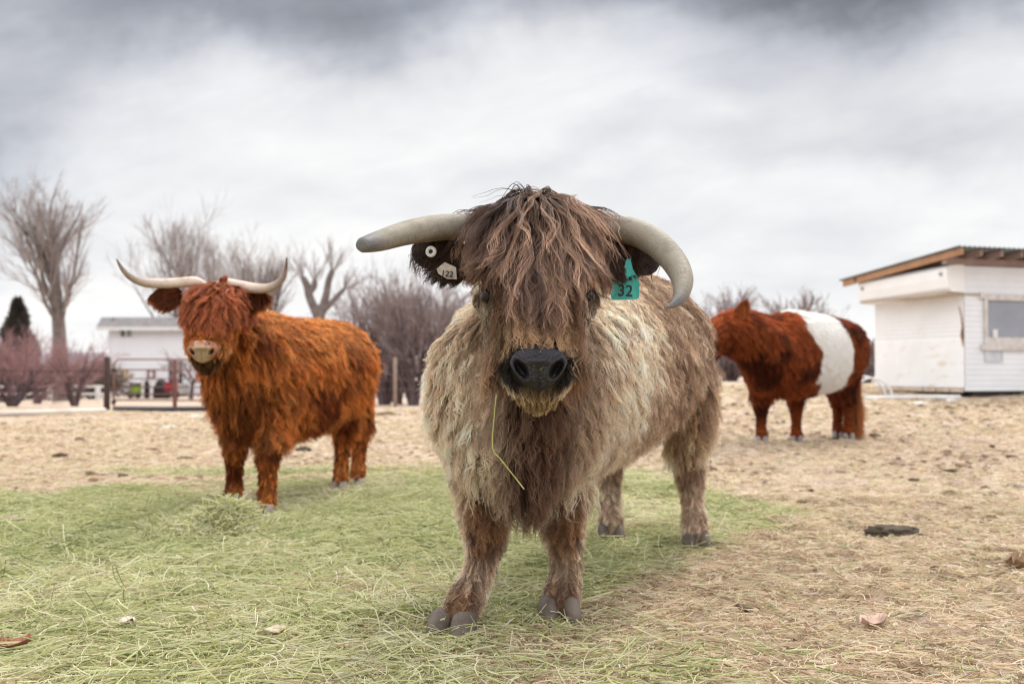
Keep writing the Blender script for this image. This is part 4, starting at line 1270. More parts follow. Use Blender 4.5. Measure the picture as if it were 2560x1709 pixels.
    horn('horn', hp([(535, 724, 5.32, .02), (560, 709, 5.24, .027), (599, 714, 5.23, .028), (638, 721, 5.21, .027), (674, 719, 5.18, .023), (701, 703, 5.16, .017), (714, 677, 5.15, .0105), (717, 643, 5.14, .003)]), HM, root, base)
    EM = simple('ginger_ear', (.16, .055, .025), (.06, .02, .012), 30, .9)
    for k, (r0, t0) in enumerate((((455, 745, 5.22), (378, 742, 5.18)), ((590, 752, 5.24), (672, 742, 5.24)))):
        e, em = ear_mesh('ear', P(*r0), P(*t0), .125, (0, -1, 0), EM, root, base, cup=.3)
        es = Surf(em[0], em[1]); sx = -1 if k == 0 else 1
        rim = lambda p, n: np.where(n[:, 1] < -.5, .5, 1.0)
        fur('ear_hair', es, 7000, lambda p, n: np.full(len(p), .042), lambda p, n, sx=sx: np.tile([sx * 1.0, -.1, -.5], (len(p), 1)), lambda p, n: np.where(n[:, 1:2] < -.3, np.array([.15, .045, .018]), np.array([.42, .15, .045])), HAIR_RED, e, base, rim, lift=.5, grav=.2, c1=.5, c2=.5, g1=50, wave=.004, frizz=.003, rad=.0006, seed=220 + k, segs=5, margin=.002)
    NM = nose_mat('ginger_nose', (.26, .16, .09), (.30, .20, .10), (.66, .47, .38), .6, side=(.34, .15, .08))
    nose_mesh((mx, 4.922, .872), (1, -.1, 0), nrm(np.array([0, .1, 1.0])), nrm(np.array([-.05, -1, .1])), .158, .112, NM, root, base, pit=.016, bulge=.016, ns=.72, nx=.62)
    for s in (-1, 1): eye(root, base, (hx * .75 + mx * .25 + s * .105, 5.06, .99), .015, None)
    for q in (fl_, fr_, hl_, hr_): hoof('hoof', (q[0] - .0, q[1] - .03, q[2] + .002), (-.15, -1), .10, .105, .06, HOOF_GREY, root, base)
    # tail
    mb = MB(); tp = F0 + np.array([a[0], a[1], 0]) * (1.40 * sc)
    mb.tube(resample([tp + (0, 0, .98), tp + (.05, .03, .85), tp + (.06, .03, .65), tp + (.05, .03, .45)], 3), .016, 8)
    tl = mb.build('tail', simple('ginger_tail', (.40, .13, .03)), root, base, True)
    return root
ginger()

# ---- belted cow
HAIR_BELT = make_hair_mat('belted_hair', tip=(1.3, 1.3, 1.25), root=(.40, .32, .30))
def belted():
    fl_, fr_, hl_, hr_ = G(1905, 1108), G(1993, 1100), G(2096, 1098), G(2124, 1101)
    fl_ = np.array(fl_); z0 = float(fl_[2])
    F0 = np.array([(fl_[0] + fr_[0]) / 2 , fl_[1] + .05, z0]); 
    hl_ = P(2096, 1098, 10.15); hr_ = P(2122, 1099, 9.98)
    for q in (hl_, hr_): q[2] = gzf(q[0], q[1])
    ax = (hl_ + hr_)[:2] / 2 - F0[:2] ; a = nrm(ax); Ln = np.linalg.norm(ax); sc = Ln / 1.15
    S = np.array([a[1], -a[0], 0])
    RED = np.array([.28, .070, .020]); DRK = np.array([.08, .017, .007]); WHT = np.array([.87, .84, .78])
    def color(p, n, hd, ht, leg_, tl):
        nz = fbm(p, 5, 81, 3)[:, None]
        c = RED * (1 - sstep(nz, .45, .65)) + DRK * sstep(nz, .45, .65)
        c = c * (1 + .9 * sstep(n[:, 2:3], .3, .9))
        wob = (fbm(p, 7, 88, 3) - .5) * .22
        tp_ = sstep(p[:, 2], z0 + .85, z0 + 1.15)
        q_ = tl + wob + .16 * tp_
        b = sstep(q_, BT0 + .01, BT0 + .05) * (1 - sstep(q_, BT1 - .05 + .06 * tp_, BT1 - .01 + .06 * tp_)) * (p[:, 2] > z0 + np.where(tl < .50 * sc, .60 - .16 * sstep(tl, .28 * sc, .50 * sc), .36)) * ~(leg_ & (tl < .5 * sc))
        b = b[:, None]
        return c * (1 - b) + WHT * (1.25 + .1 * nz) * b
    BT0, BT1 = .16 * sc, .86 * sc
    def length(p, n, hd, ht, leg_, tl):
        L = np.full(len(p), .085)
        L = np.where((tl > BT0) & (tl < BT1), .055, L)
        L = np.where(leg_, .013 + .04 * sstep(p[:, 2] - z0, .25, .42), L)
        L = np.where(hd < .15, .06, L)
        return L
    def leg(f, hind=False):
        x_, y_, z_ = f
        if not hind:
            return [(x_ + .02, y_ + .06, z_ + .62, .10, .13), (x_ + .01, y_ + .05, z_ + .46, .085, .10), (x_, y_ + .04, z_ + .36, .062, .07), (x_, y_ + .03, z_ + .28, .052, .055), (x_, y_ + .03, z_ + .19, .042, .044), (x_, y_ + .03, z_ + .12, .044, .046), (x_, y_ + .015, z_ + .08, .056, .055), (x_, y_, z_ + .05, .052, .052)]
        return [(x_ - .03, y_ - .02, z_ + .78, .13, .22), (x_ - .02, y_ + .02, z_ + .60, .10, .17), (x_ + .0, y_ + .06, z_ + .45, .065, .09), (x_ + .03, y_ + .09, z_ + .36, .053, .062), (x_ + .01, y_ + .05, z_ + .22, .043, .045), (x_, y_ + .03, z_ + .12, .044, .046), (x_, y_ + .01, z_ + .08, .052, .05), (x_, y_, z_ + .05, .05, .05)]
    torso = [(-.30, .10, 1.02, .66), (-.22, .21, 1.09, .48), (-.05, .285, 1.15, .38), (.2, .31, 1.17, .36), (.55, .32, 1.15, .38), (.9, .31, 1.13, .42), (1.15, .28, 1.10, .50), (1.30, .21, 1.05, .58), (1.40, .09, .95, .68)]
    nk = P(1875, 850, 9.25)
    hp0 = P(1800, 820, 9.10); hp1 = P(1752, 905, 8.98)
    def at(t, row): return tuple(np.array(row))
    head = []
    for t, rw, rd in ((0, .10, .10), (.2, .125, .12), (.45, .12, .115), (.7, .10, .10), (.9, .085, .08), (1.0, .06, .06)):
        q = hp0 * (1 - t) + hp1 * t; head.append((q[0], q[1], q[2], rw, rd))
    spec = dict(label='red-brown belted cow with a white band round its middle, standing on dirt beyond the bull', base=(F0[0] + ax[0] / 2, F0[1] + ax[1] / 2, z0), front=F0, axis=a,
        torso=[(t * sc * .96, w, zt + z0, zb + z0) for t, w, zt, zb in torso],
        neck=[(F0[0] + .05, F0[1] + .03, z0 + .86, .30, .33), (F0[0] - .12, F0[1] - .10, z0 + .88, .27, .32), (nk[0], nk[1], nk[2] + .04, .20, .25), (hp0[0] + .03, hp0[1] + .03, hp0[2] - .04, .15, .17)],
        extra=[[tuple(P(1905, 890, 9.35)) + (.22, .24), tuple(P(1908, 940, 9.35)) + (.17, .17)]],
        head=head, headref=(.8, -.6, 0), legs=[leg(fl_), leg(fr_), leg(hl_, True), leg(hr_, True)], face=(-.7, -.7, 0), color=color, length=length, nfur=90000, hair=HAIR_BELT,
        furk=dict(lift=.4, grav=.2, c1=.5, c2=.5, g1=26, g2=4, wave=.014, wfreq=1.1, frizz=.004, rad=.0014, seed=301, cvar=.2, segs=6, clf=lambda p, n: 1 - .75 * ((((p[:, :2] - F0[:2]) @ a) > BT0) & (((p[:, :2] - F0[:2]) @ a) < BT1))))
    root, sf, base = build_cow(spec)
    EM = simple('belted_ear', (.32, .10, .03), (.18, .05, .02), 30, .9)
    e, em = ear_mesh('ear', P(1846, 800, 9.05), P(1866, 752, 9.06), .13, (-.3, -1, 0), EM, root, base, cup=.3)
    es = Surf(em[0], em[1])
    fur('ear_hair', es, 3500, lambda p, n: np.full(len(p), .03), lambda p, n: np.tile([.4, 0, .8], (len(p), 1)), lambda p, n: np.tile([.34, .10, .03], (len(p), 1)), HAIR_BELT, e, base, None, lift=.4, grav=.05, c1=.5, c2=.5, g1=50, wave=.003, frizz=.002, rad=.0009, seed=320, segs=4, margin=.002)
    mb = MB(); c0 = P(1854, 800, 9.06); c1_ = P(1859, 808, 9.06)
    mb.box((-.016, -.002, -.018), (.016, .002, .018), lambda V: V + c1_)
    mb.build('ear_tag', simple('tag_yellow', (.62, .52, .03)), e, base)
    e, em = ear_mesh('ear', P(1818, 822, 9.10), P(1795, 785, 9.12), .10, (-.3, -1, 0), EM, root, base, cup=.3)
    for q in (fl_, fr_, hl_, hr_): hoof('hoof', (q[0] - .01, q[1] - .03, q[2] + .002), (-.35, -1), .12, .12, .065, HOOF_GREY, root, base)
    # tail with a long switch
    tp = P(2138, 815, 10.2)
    tb = [tp, P(2147, 870, 10.25), P(2144, 940, 10.2), P(2140, 1000, 10.12), P(2138, 1050, 10.08)]
    mb = MB(); mb.tube(resample(tb, 3), np.linspace(.03, .014, 13), 8); tlm = mb.build('tail', simple('belted_tail', (.28, .09, .03)), root, base, True)
    r = np.random.default_rng(9); N = 7000; q = resample(tb, 6); idx = r.integers(4, len(q), N); p0 = q[idx] + r.normal(0, .012, (N, 3))
    Lh = np.where(idx > 14, .26, .10) * r.uniform(.6, 1.1, N); ts = np.linspace(0, 1, 7)
    dirs = nrm(np.stack([r.normal(0, .16, N), r.normal(0, .16, N), -np.ones(N)], 1))
    Pt = p0[:, None] + dirs[:, None] * (Lh[:, None] * ts)[..., None]
    Pt[..., 0] += np.sin(ts * 7 + r.uniform(0, 6, (N, 1))) * .006
    gzv = gz(Pt[..., 0].ravel(), Pt[..., 1].ravel()).reshape(N, 7) + .02; Pt[..., 2] = np.maximum(Pt[..., 2], gzv)
    make_curves('tail_hair', Pt, np.full((N, 7), .0011), np.tile([.40, .145, .045], (N, 1)) * r.uniform(.6, 1.3, (N, 1)), HAIR_BELT, tlm, base)
    return root
belted()
#@@ANIMALS_END

#@@BACK
# ================================================================== TREES
BARK = simple('bark_grey', (.20, .165, .155), (.13, .10, .095), 5, .95, bumpk=.6)
TWIG = simple('twig_grey', (.40, .35, .34), (.30, .26, .26), 3, .95)
BARKP = simple('bark_plum', (.13, .09, .095), (.075, .05, .055), 5, .95)
TWIGP = simple('twig_plum', (.33, .26, .25), (.22, .165, .165), 3, .95)
TWIGR = simple('twig_rose', (.40, .235, .235), (.28, .16, .165), 3, .95)

def child_branches(Pp, Rp, n, t0, t1, ang, lfun, up, r, segs=6, rk=.5, wig=.08, rmin=.003, taper=.35):
    """n children on each parent polyline; returns (N,segs,3),(N,segs)"""
    M, s = Pp.shape[:2]
    idx = np.repeat(np.arange(M), n); N = len(idx)
    t = r.uniform(t0, t1, N) * (s - 1); i = np.minimum(t.astype(int), s - 2); f = (t - i)[:, None]
    p = Pp[idx, i] * (1 - f) + Pp[idx, i + 1] * f
    rad = Rp[idx, i] * (1 - f[:, 0]) + Rp[idx, i + 1] * f[:, 0]
    T = nrm(Pp[idx, i + 1] - Pp[idx, i])
    rnd = nrm(r.normal(0, 1, (N, 3))); side = nrm(rnd - T * np.sum(rnd * T, 1, keepdims=True))
    a = r.uniform(*ang, N)[:, None]
    d = nrm(T * np.cos(a) + side * np.sin(a))
    plen = np.linalg.norm(np.diff(Pp, axis=1), axis=2).sum(1)[idx]
    L = lfun(plen, t / (s - 1), r, N)
    out = [p]; cur = p
    for k in range(segs - 1):
        d = nrm(d + np.array([0, 0, up]) + r.normal(0, wig, (N, 3)))
        cur = cur + d * (L / (segs - 1))[:, None]; out.append(cur)
    Q = np.stack(out, 1)
    R0 = np.maximum(rad * rk * r.uniform(.7, 1.1, N), rmin)
    R = R0[:, None] * np.linspace(1, taper, segs)[None]
    return Q, np.maximum(R, rmin * .7)

def tree(base, H, trunk_r, trunk_frac, name, label, cat='tree', group=None, spread=.5, limbs=7, n2=6, n3=7, n4=0, up=.10, bark=None, twig=None, seed=0, lean=(0, 0), rmin=.006, stems=1, limb_ang=(.3, .7), start=.55, l1=.75, tw=.5, wig=.08, l4=.65):
    r = np.random.default_rng(seed)
    root = empty(name, base); tag(root, label, cat, group)
    sg = 8; tr = []; rr = []
    for k in range(stems):
        if stems > 1:
            az = 6.283 * k / stems + r.uniform(-.4, .4); ln = spread * r.uniform(.4, 1.0); d = nrm(np.array([math.cos(az) * ln, math.sin(az) * ln, 1.0]))
        else: d = nrm(np.array([lean[0], lean[1], 1.0]))
        cur = np.array([r.normal(0, .05) * (stems > 1), r.normal(0, .05) * (stems > 1), -.1]); pts = [cur]
        hh = H * trunk_frac * r.uniform(.8, 1.1) if stems > 1 else H * trunk_frac
        for i in range(sg - 1):
            d = nrm(d + r.normal(0, wig * .5, 3) + np.array([0, 0, up * .5])); cur = cur + d * hh / (sg - 1); pts.append(cur)
        tr.append(pts); rr.append(trunk_r * np.linspace(1.0, .55, sg) * np.array([1.35] + [1] * (sg - 1)))
    T0 = np.array(tr); R0 = np.array(rr)
    H1 = H * (1 - trunk_frac * .8)
    L1, RR1 = child_branches(T0, R0, limbs, start, 1.0, limb_ang, lambda pl, t, r, N: H * l1 * (1 - trunk_frac * t) * r.uniform(.65, 1.0, N), up, r, 9, .46, wig, rmin * 2.2, .18)
    L2, RR2 = child_branches(L1, RR1, n2, .12, .9, (.25, .75), lambda pl, t, r, N: pl * (.75 - .45 * t) * r.uniform(.6, 1.1, N), up * .9, r, 6, .55, wig, rmin * 1.5, .35)
    L3, RR3 = child_branches(L2, RR2, n3, .1, 1.0, (.2, .7), lambda pl, t, r, N: pl * tw * r.uniform(.5, 1.2, N), up * .8, r, 5, .5, wig, rmin, .5)
    mb = MB(); mb.add(*tube_batch(T0, R0, 10)); mb.add(*tube_batch(L1, RR1, 7))
    mb.build('trunk', bark or BARK, root, None, True)
    mb = MB(); mb.add(*tube_batch(L2, RR2, 5)); mb.add(*tube_batch(L3, RR3, 3))
    if n4:
        L4, RR4 = child_branches(L3, RR3, n4, .1, 1.0, (.2, .7), lambda pl, t, r, N: pl * l4 * r.uniform(.5, 1.2, N), up * .5, r, 4, .7, wig, rmin * .8, .6)
        mb.add(*tube_batch(L4, RR4, 3))
    mb.build('crown', twig or TWIG, root, None, True)
    return root

def gb(px, Y):
    x_ = P(px, 925, Y)[0]; return np.array([x_, Y, float(gz_base(x_, Y))])
def hgt(py, Y, b): return P(0, py, Y)[2] - b[2]

b = gb(160, 46); tree(b, hgt(385, 46, b), .36, .66, 'bare_tree', 'tall bare cottonwood with a broad twiggy crown at far left', limbs=19, n2=8, n3=6, n4=3, up=.075, limb_ang=(.2, .75), start=.40, wig=.09, l1=.72, tw=.55, seed=23, rmin=.0075, group='bare trees beyond the fence')
b = gb(455, 84); tree(b, hgt(458, 84, b), .36, .62, 'bare_tree', 'bare tree with thin upright twigs rising behind the ginger cow head', limbs=15, n2=8, n3=6, n4=3, up=.10, limb_ang=(.2, .75), start=.25, l1=.72, tw=.55, seed=5, rmin=.0125, group='bare trees beyond the fence')
b = gb(548, 90); tree(b, hgt(520, 90, b), .30, .60, 'bare_tree', 'narrow bare tree between the two crowns above the ginger cow', limbs=11, n2=7, n3=6, n4=3, up=.10, limb_ang=(.2, .6), start=.25, l1=.70, tw=.55, seed=6, rmin=.0135, group='bare trees beyond the fence')
b = gb(655, 46); tree(b, hgt(525, 46, b), .36, .58, 'bare_tree', 'thick-limbed bare tree right behind the ginger cow right horn', limbs=15, n2=8, n3=6, n4=3, up=.10, limb_ang=(.2, .75), start=.30, l1=.70, tw=.55, seed=8, rmin=.0075, group='bare trees beyond the fence')
def pollard(base, Y):
    root = empty('pollarded_tree', base); tag(root, 'pollarded tree with stubby forked limbs above the ginger cow back', 'tree', 'bare trees beyond the fence')
    r = np.random.default_rng(4)
    sp = [[(800, 985, .24), (800, 850, .23), (798, 790, .24), (790, 765, .20)], [(795, 790, .20), (775, 745, .17), (768, 715, .16), (757, 693, .12)],
          [(800, 790, .20), (815, 740, .15), (822, 700, .13), (832, 675, .11)], [(808, 775, .15), (835, 750, .11), (850, 733, .10), (862, 722, .07)], [(775, 730, .12), (785, 715, .13), (787, 700, .10)]]
    mb = MB(); tips = []
    for q in sp:
        pts = [P(px, py, Y) - base for px, py, _r in q]; pts = resample(pts, 4); rad = resample([(r_,) for *_q, r_ in q], 4)[:, 0]
        mb.tube(pts, rad, 10); tips.append(pts[-6:])
    mb.build('trunk', BARK, root, None, True)
    mb = MB()
    for tp in tips[1:]:
        Pp = tp[None]; Rp = np.full((1, len(tp)), .05)
        L1, R1 = child_branches(Pp, Rp, 16, .5, 1.0, (.1, .8), lambda pl, t, r, N: r.uniform(.5, 1.4, N), .07, r, 6, .28, .06, .012, .3)
        L2, R2 = child_branches(L1, R1, 5, .1, .9, (.2, .6), lambda pl, t, r, N: pl * r.uniform(.3, .6, N), .1, r, 5, .5, .08, .008, .5)
        mb.add(*tube_batch(L1, R1, 4)); mb.add(*tube_batch(L2, R2, 3))
    mb.build('crown', TWIG, root, None, True)
pollard(gb(800, 40), 40)
# bushes in the middle, between cow and bull
for i, (px, Y, top, sd2, lab) in enumerate(((960, 33, 575, 1, 'wide leafless plum-coloured shrub beside the ginger cow rump'), (1035, 31, 550, 2, 'leafless dark shrub just left of the bull shoulder'), (1120, 33, 600, 3, 'leafless shrub mostly hidden by the bull neck'), (985, 40, 760, 7, 'low leafless thicket behind the wooden fence post'), (890, 42, 830, 8, 'leafless thicket just over the ginger cow rump'))):
    b = gb(px, Y); tree(b, hgt(top, Y, b), .075, .5, 'bare_shrub', lab, 'shrub', 'leafless shrubs along the fence', spread=.50, limbs=7, n2=5, n3=4, n4=2, up=.06, bark=BARKP, twig=TWIGP, seed=40 + sd2, rmin=.0060, stems=8, limb_ang=(.25, .8), start=.15, l1=.62, wig=.11)
# tall thin saplings
for i, (px, Y, top) in enumerate(((905, 34, 620), (1000, 34, 625))):
    b = gb(px, Y); tree(b, hgt(top, Y, b), .06, .55, 'bare_sapling', ('thin leaning bare sapling above the shrubs near the ginger cow', 'thin bare sapling rising behind the bull left horn')[i], 'tree', None, spread=.35, limbs=5, n2=4, n3=4, up=.1, bark=BARKP, twig=TWIGP, seed=60 + i, rmin=.007, stems=3, limb_ang=(.2, .5), start=.4, l1=.5)
# shrubs at the left
for i, (px, Y, top, lab) in enumerate(((190, 30, 800, 'rose-tinted bare shrub with dark stems before the white rail fence'), (35, 29, 790, 'rose-tinted bare shrub at the far left edge'), (95, 36, 800, 'rose-tinted bare shrub between the two dark-stemmed ones'))):
    b = gb(px, Y); tree(b, hgt(top, Y, b), .07, .42, 'bare_shrub', lab, 'shrub', 'rose-tinted shrubs', spread=(.6, .95, .4)[i], limbs=(6, 7, 5)[i], n2=6, n3=5, n4=3, up=(.04, .02, .07)[i], bark=BARKP, twig=TWIGR, seed=180 + 7 * i, rmin=.0038, stems=(4, 6, 3)[i], limb_ang=(.3, 1.0), start=.15, l1=.85, wig=.11)
for i, (px, Y, top, lab) in enumerate(((255, 60, 868, 'low brown thicket left of the white house'), (330, 85, 868, 'low brown thicket behind the gate post'), (60, 62, 872, 'low brown thicket behind the rail fence at far left'), (160, 64, 874, 'low brown thicket below the tall cottonwood'))):
    b = gb(px - 20, Y); tree(b, hgt(top, Y, b), .09, .45, 'bare_thicket', lab, 'shrub', 'far thickets', spread=1.6, limbs=9, n2=7, n3=6, n4=2, up=.02, bark=BARKP, twig=simple('twig_olive%d' % i, (.24, .185, .15), (.15, .13, .10), 3), seed=90 + i, rmin=.014, stems=8, limb_ang=(.3, 1.0), start=.2, l1=.8, wig=.12)
b = gb(478, 58); tree(b, hgt(820, 58, b), .14, .3, 'bare_tree', 'spreading bare tree in front of the white house, beside the ginger cow cheek', limbs=10, n2=7, n3=7, n4=1, up=.0, limb_ang=(.5, 1.2), start=.6, l1=.72, seed=101, rmin=.011, bark=BARKP, twig=TWIGP, group='bare trees beyond the fence')
# right of the bull
for i, (px, Y, top, lab) in enumerate(((1965, 34, 610, 'bare tree with forked branches above the belted cow back'), (1815, 38, 630, 'bare tree rising over the tan bull rump'))):
    b = gb(px, Y); tree(b, hgt(top, Y, b), .10, .4, 'bare_tree', lab, 'tree', 'bare trees beyond the fence', spread=.5, limbs=7, n2=6, n3=6, n4=1, up=.08, bark=BARKP, twig=TWIGP, seed=110 + i, rmin=.010, stems=3, limb_ang=(.3, .9), start=.3, l1=.62, wig=.1)
for i, (px, Y, top, lab) in enumerate(((1830, 36, 850, 'leafless thicket between the bull rump and belted cow'), (1960, 42, 830, 'leafless thicket behind the belted cow back'), (2080, 38, 815, 'leafless thicket behind the belted cow rump'), (2165, 33, 790, 'leafless thicket between belted cow and white trailer'))):
    b = gb(px, Y); tree(b, hgt(top, Y, b), .06, .5, 'bare_shrub', lab, 'shrub', 'leafless shrubs near the trailer', spread=.9, limbs=8, n2=6, n3=6, n4=2, up=.04, bark=BARKP, twig=TWIGP, seed=120 + i, rmin=.0085, stems=8, limb_ang=(.25, .9), start=.15, l1=.6, wig=.11)
# conifer far left
def conifer(px, Y, top):
    b = gb(px, Y); H = hgt(top, Y, b); root = empty('conifer_tree', b); tag(root, 'dark ragged conifer behind the rose-tinted shrubs at far left', 'tree')
    mb = MB(); mb.tube([(0, 0, 0), (0, 0, H * .5), (.1, 0, H * .98)], [.25, .15, .03], 8); mb.build('trunk', BARK, root, None, True)
    r = np.random.default_rng(2); N = 15000
    t = r.uniform(.08, 1, N); az = r.uniform(0, 6.28, N); lim = (1 - t) ** .75 * H * .27 * (1 + .35 * np.sin(az * 3 + t * 22))
    rad = lim * r.uniform(.25, 1, N) ** .6
    c = np.stack([np.cos(az) * rad, np.sin(az) * rad, t * H - rad * .25], 1)
    d = nrm(np.stack([np.cos(az), np.sin(az), r.normal(-.1, .4, N)], 1) + r.normal(0, .4, (N, 3))); s_ = nrm(np.cross(d, r.normal(0, 1, (N, 3))))
    L = r.uniform(.12, .3, N)[:, None]
    V = np.stack([c - s_ * L * .18, c + s_ * L * .18, c + d * L], 1).reshape(-1, 3)
    new_mesh('crown', V, np.arange(N * 3).reshape(-1, 3), simple('needles', (.055, .05, .04), (.10, .075, .065), 2, .9), root, False)
conifer(42, 52, 745)
# distant ridge
def ridge():
    n = 120; xs = np.linspace(-900, 700, n)
    V = []; 
    for i, x_ in enumerate(xs):
        h = 14 + 13 * vnoise(np.array([[x_ * .006, 0, 0]]), 1, 5)[0] + 5 * vnoise(np.array([[x_ * .03, 0, 0]]), 1, 7)[0]
        for (dy, k) in ((0, -.2), (60, .55), (120, 1.0), (400, .1)): V.append((x_, 1100 + dy, h * k - 2))
    F = [(i * 4 + j, (i + 1) * 4 + j, (i + 1) * 4 + j + 1, i * 4 + j + 1) for i in range(n - 1) for j in range(3)]
    o = new_mesh('hills', V, F, simple('hill', (.20, .19, .22), (.26, .23, .24), .02, .95)); tag(o, 'low hazy blue ridge on the horizon', kind='structure')
ridge()

# ================================================================== FENCES AND GATE
RUST = simple('rusty_pipe', (.20, .085, .075), (.13, .055, .055), 5, .8)
RUSTY_GREY = simple('gate_pipe', (.30, .20, .20), (.20, .09, .08), 4, .7)
DKPOST = simple('dark_post', (.075, .04, .038), (.05, .03, .03), 4, .85)
WHITEP = simple('white_rail', (.74, .74, .74), (.62, .61, .60), 4, .7)
PIPE_B = simple('black_pipe', (.02, .024, .032), (.035, .04, .05), 4, .5)
WOOD = simple('post_wood', (.36, .27, .22), (.25, .18, .15), 5, .9)
CONC = simple('pale_beam', (.66, .62, .57), (.52, .47, .43), 3, .9)
WIRE = simple('fence_wire', (.14, .11, .11), (.20, .13, .12), 4, .6)

def gate():
    Y = 25.0; b = gb(285, Y); root = empty('pipe_gate', b); tag(root, 'closed rust-tinged pipe gate with seven bars left of the ginger cow', 'gate')
    x0 = 0; x1 = P(640, 900, Y)[0] - b[0]
    z = lambda py: P(0, py, Y)[2] - b[2]
    zb, zt = z(1017), z(898)
    mb = MB(); rc = .16
    pts = [(x0, 0, zb + rc * 0), (x0, 0, zt - rc)] + [(x0 + rc - rc * math.cos(a_), 0, zt - rc + rc * math.sin(a_)) for a_ in np.linspace(.2, 1.57, 6)] + [(x1, 0, zt), (x1, 0, zb), (x0, 0, zb)]
    mb.tube(pts, .024, 8); mb.build('frame', RUSTY_GREY, root, smooth=True)
    for py in (924, 946, 967, 985, 1000):
        m_ = MB(); m_.tube([(x0, 0, z(py)), (x1, 0, z(py))], .017, 8); m_.build('bar', RUSTY_GREY if py < 960 else RUST, root, smooth=True)
    m_ = MB(); m_.bar((P(352, 0, Y)[0] - b[0], -.022, zb), (P(352, 0, Y)[0] - b[0], -.022, z(925)), .02, .03, (0, 1, 0)); 
    for py in (925, 1005): 
        m_ = MB(); m_.box((x0 - .05, -.035, z(py) - .04), (x0 + .05, .035, z(py) + .04)); m_.build('hinge', DKPOST, root)
gate()
def post(px, Y, top, w, m, label, name='fence_post', cap=True, grp=None):
    b = gb(px, Y); o = MB(); h = hgt(top, Y, b)
    o.tube([(0, 0, -.2), (0, 0, h * .5), (.0, 0, h), (0, 0, h + .02)], [w * 1.04, w, w * .97, w * .6], 12)
    ob = o.build(name, m, smooth=True); ob.location = b; tag(ob, label, 'post', grp); return b, h
post(268, 24.5, 893, .075, DKPOST, 'thick dark rusty gate post with the cable fence on its left')
post(438, 24.0, 900, .05, RUST, 'dark red steel post standing behind the pipe gate', 'steel_post')
post(988, 30.0, 894, .055, WOOD, 'weathered wooden fence post before the plum shrubs')
# cable fence at the left
b = gb(268, 24.5); root = empty('cable_fence', b); tag(root, 'dark wire fence strands running left from the dark gate post', 'fence')
for k, py in enumerate((925, 950, 980, 1005)):
    m_ = MB(); pts = []
    for s in np.linspace(0, 1, 12):
        px = 268 - s * 330; Yk = 24.5 - s * .8
        q_ = P(px, py + 3 * math.sin(s * 3.14), Yk); pts.append(q_ - b)
    m_.tube(pts, .013 if k == 0 else .004, 6); m_.build('rail' if k == 0 else 'wire', DKPOST if k == 0 else WIRE, root, smooth=True)
# wires of the middle fence
b = gb(988, 30.0); root = empty('wire_fence', b); tag(root, 'square wire mesh fence on both sides of the wooden post', 'fence')
m_ = MB()
for py in (898, 925, 950, 972):
    m_.tube([P(880, py, 30) - b, P(960, py + 1, 30) - b, P(1150, py, 30) - b], .006, 5)
for px in np.arange(884, 1150, 24):
    if abs(px - 988) > 6: m_.tube([P(px, 898, 30) - b, P(px, 985, 30) - b], .003, 4)
m_.build('wire_mesh', WIRE, root, smooth=True)
# kerb beam and pipes on the ground
def ground_tube(name, pts, r, m, label, cat):
    P0 = np.array([G(px, py) for px, py in pts]); P0 = resample(P0, 5); P0[:, 2] = [float(gz_base(q[0], q[1])) + r * .8 for q in P0]
    mb = MB(); mb.tube(P0, r, 8); o = mb.build(name, m, smooth=True); return tag(o, label, cat)
ground_tube('pale_log', [(-60, 1041), (120, 1036), (262, 1031)], .06, CONC, 'long pale timber lying along the foot of the cable fence', 'timber')
ground_tube('black_hose', [(285, 1028), (380, 1028.5), (500, 1028), (620, 1027)], .055, PIPE_B, 'black pipe lying on the ground under the gate', 'pipe')
ground_tube('grey_hose', [(900, 993), (980, 993), (1040, 995), (1100, 996)], .05, simple('grey_hose', (.30, .33, .38), (.2, .22, .26)), 'grey blue pipe on the ground beneath the plum shrubs', 'pipe')
ground_tube('white_pipe', [(2165, 1001), (2240, 999), (2400, 998)], .04, WHITEP, 'white pipe lying on dirt before the trailer', 'pipe')
# white rail fence far left
Y = 50.0; b = gb(100, Y); root = empty('rail_fence', b); tag(root, 'low white rail fence beyond the rose-tinted shrubs', 'fence')
for z_ in (.33, .70):
    m_ = MB(); m_.box((P(-150, 0, Y)[0] - b[0], -.025, z_ - .055), (P(272, 0, Y)[0] - b[0], .025, z_ + .055)); m_.build('rail', WHITEP, root)
for px in (-100, -10, 70, 156, 254):
    m_ = MB(); x_ = P(px, 0, Y)[0] - b[0]; m_.box((x_ - .11, .027, -.3), (x_ + .11, .15, .77)); m_.build('post', WHITEP, root)

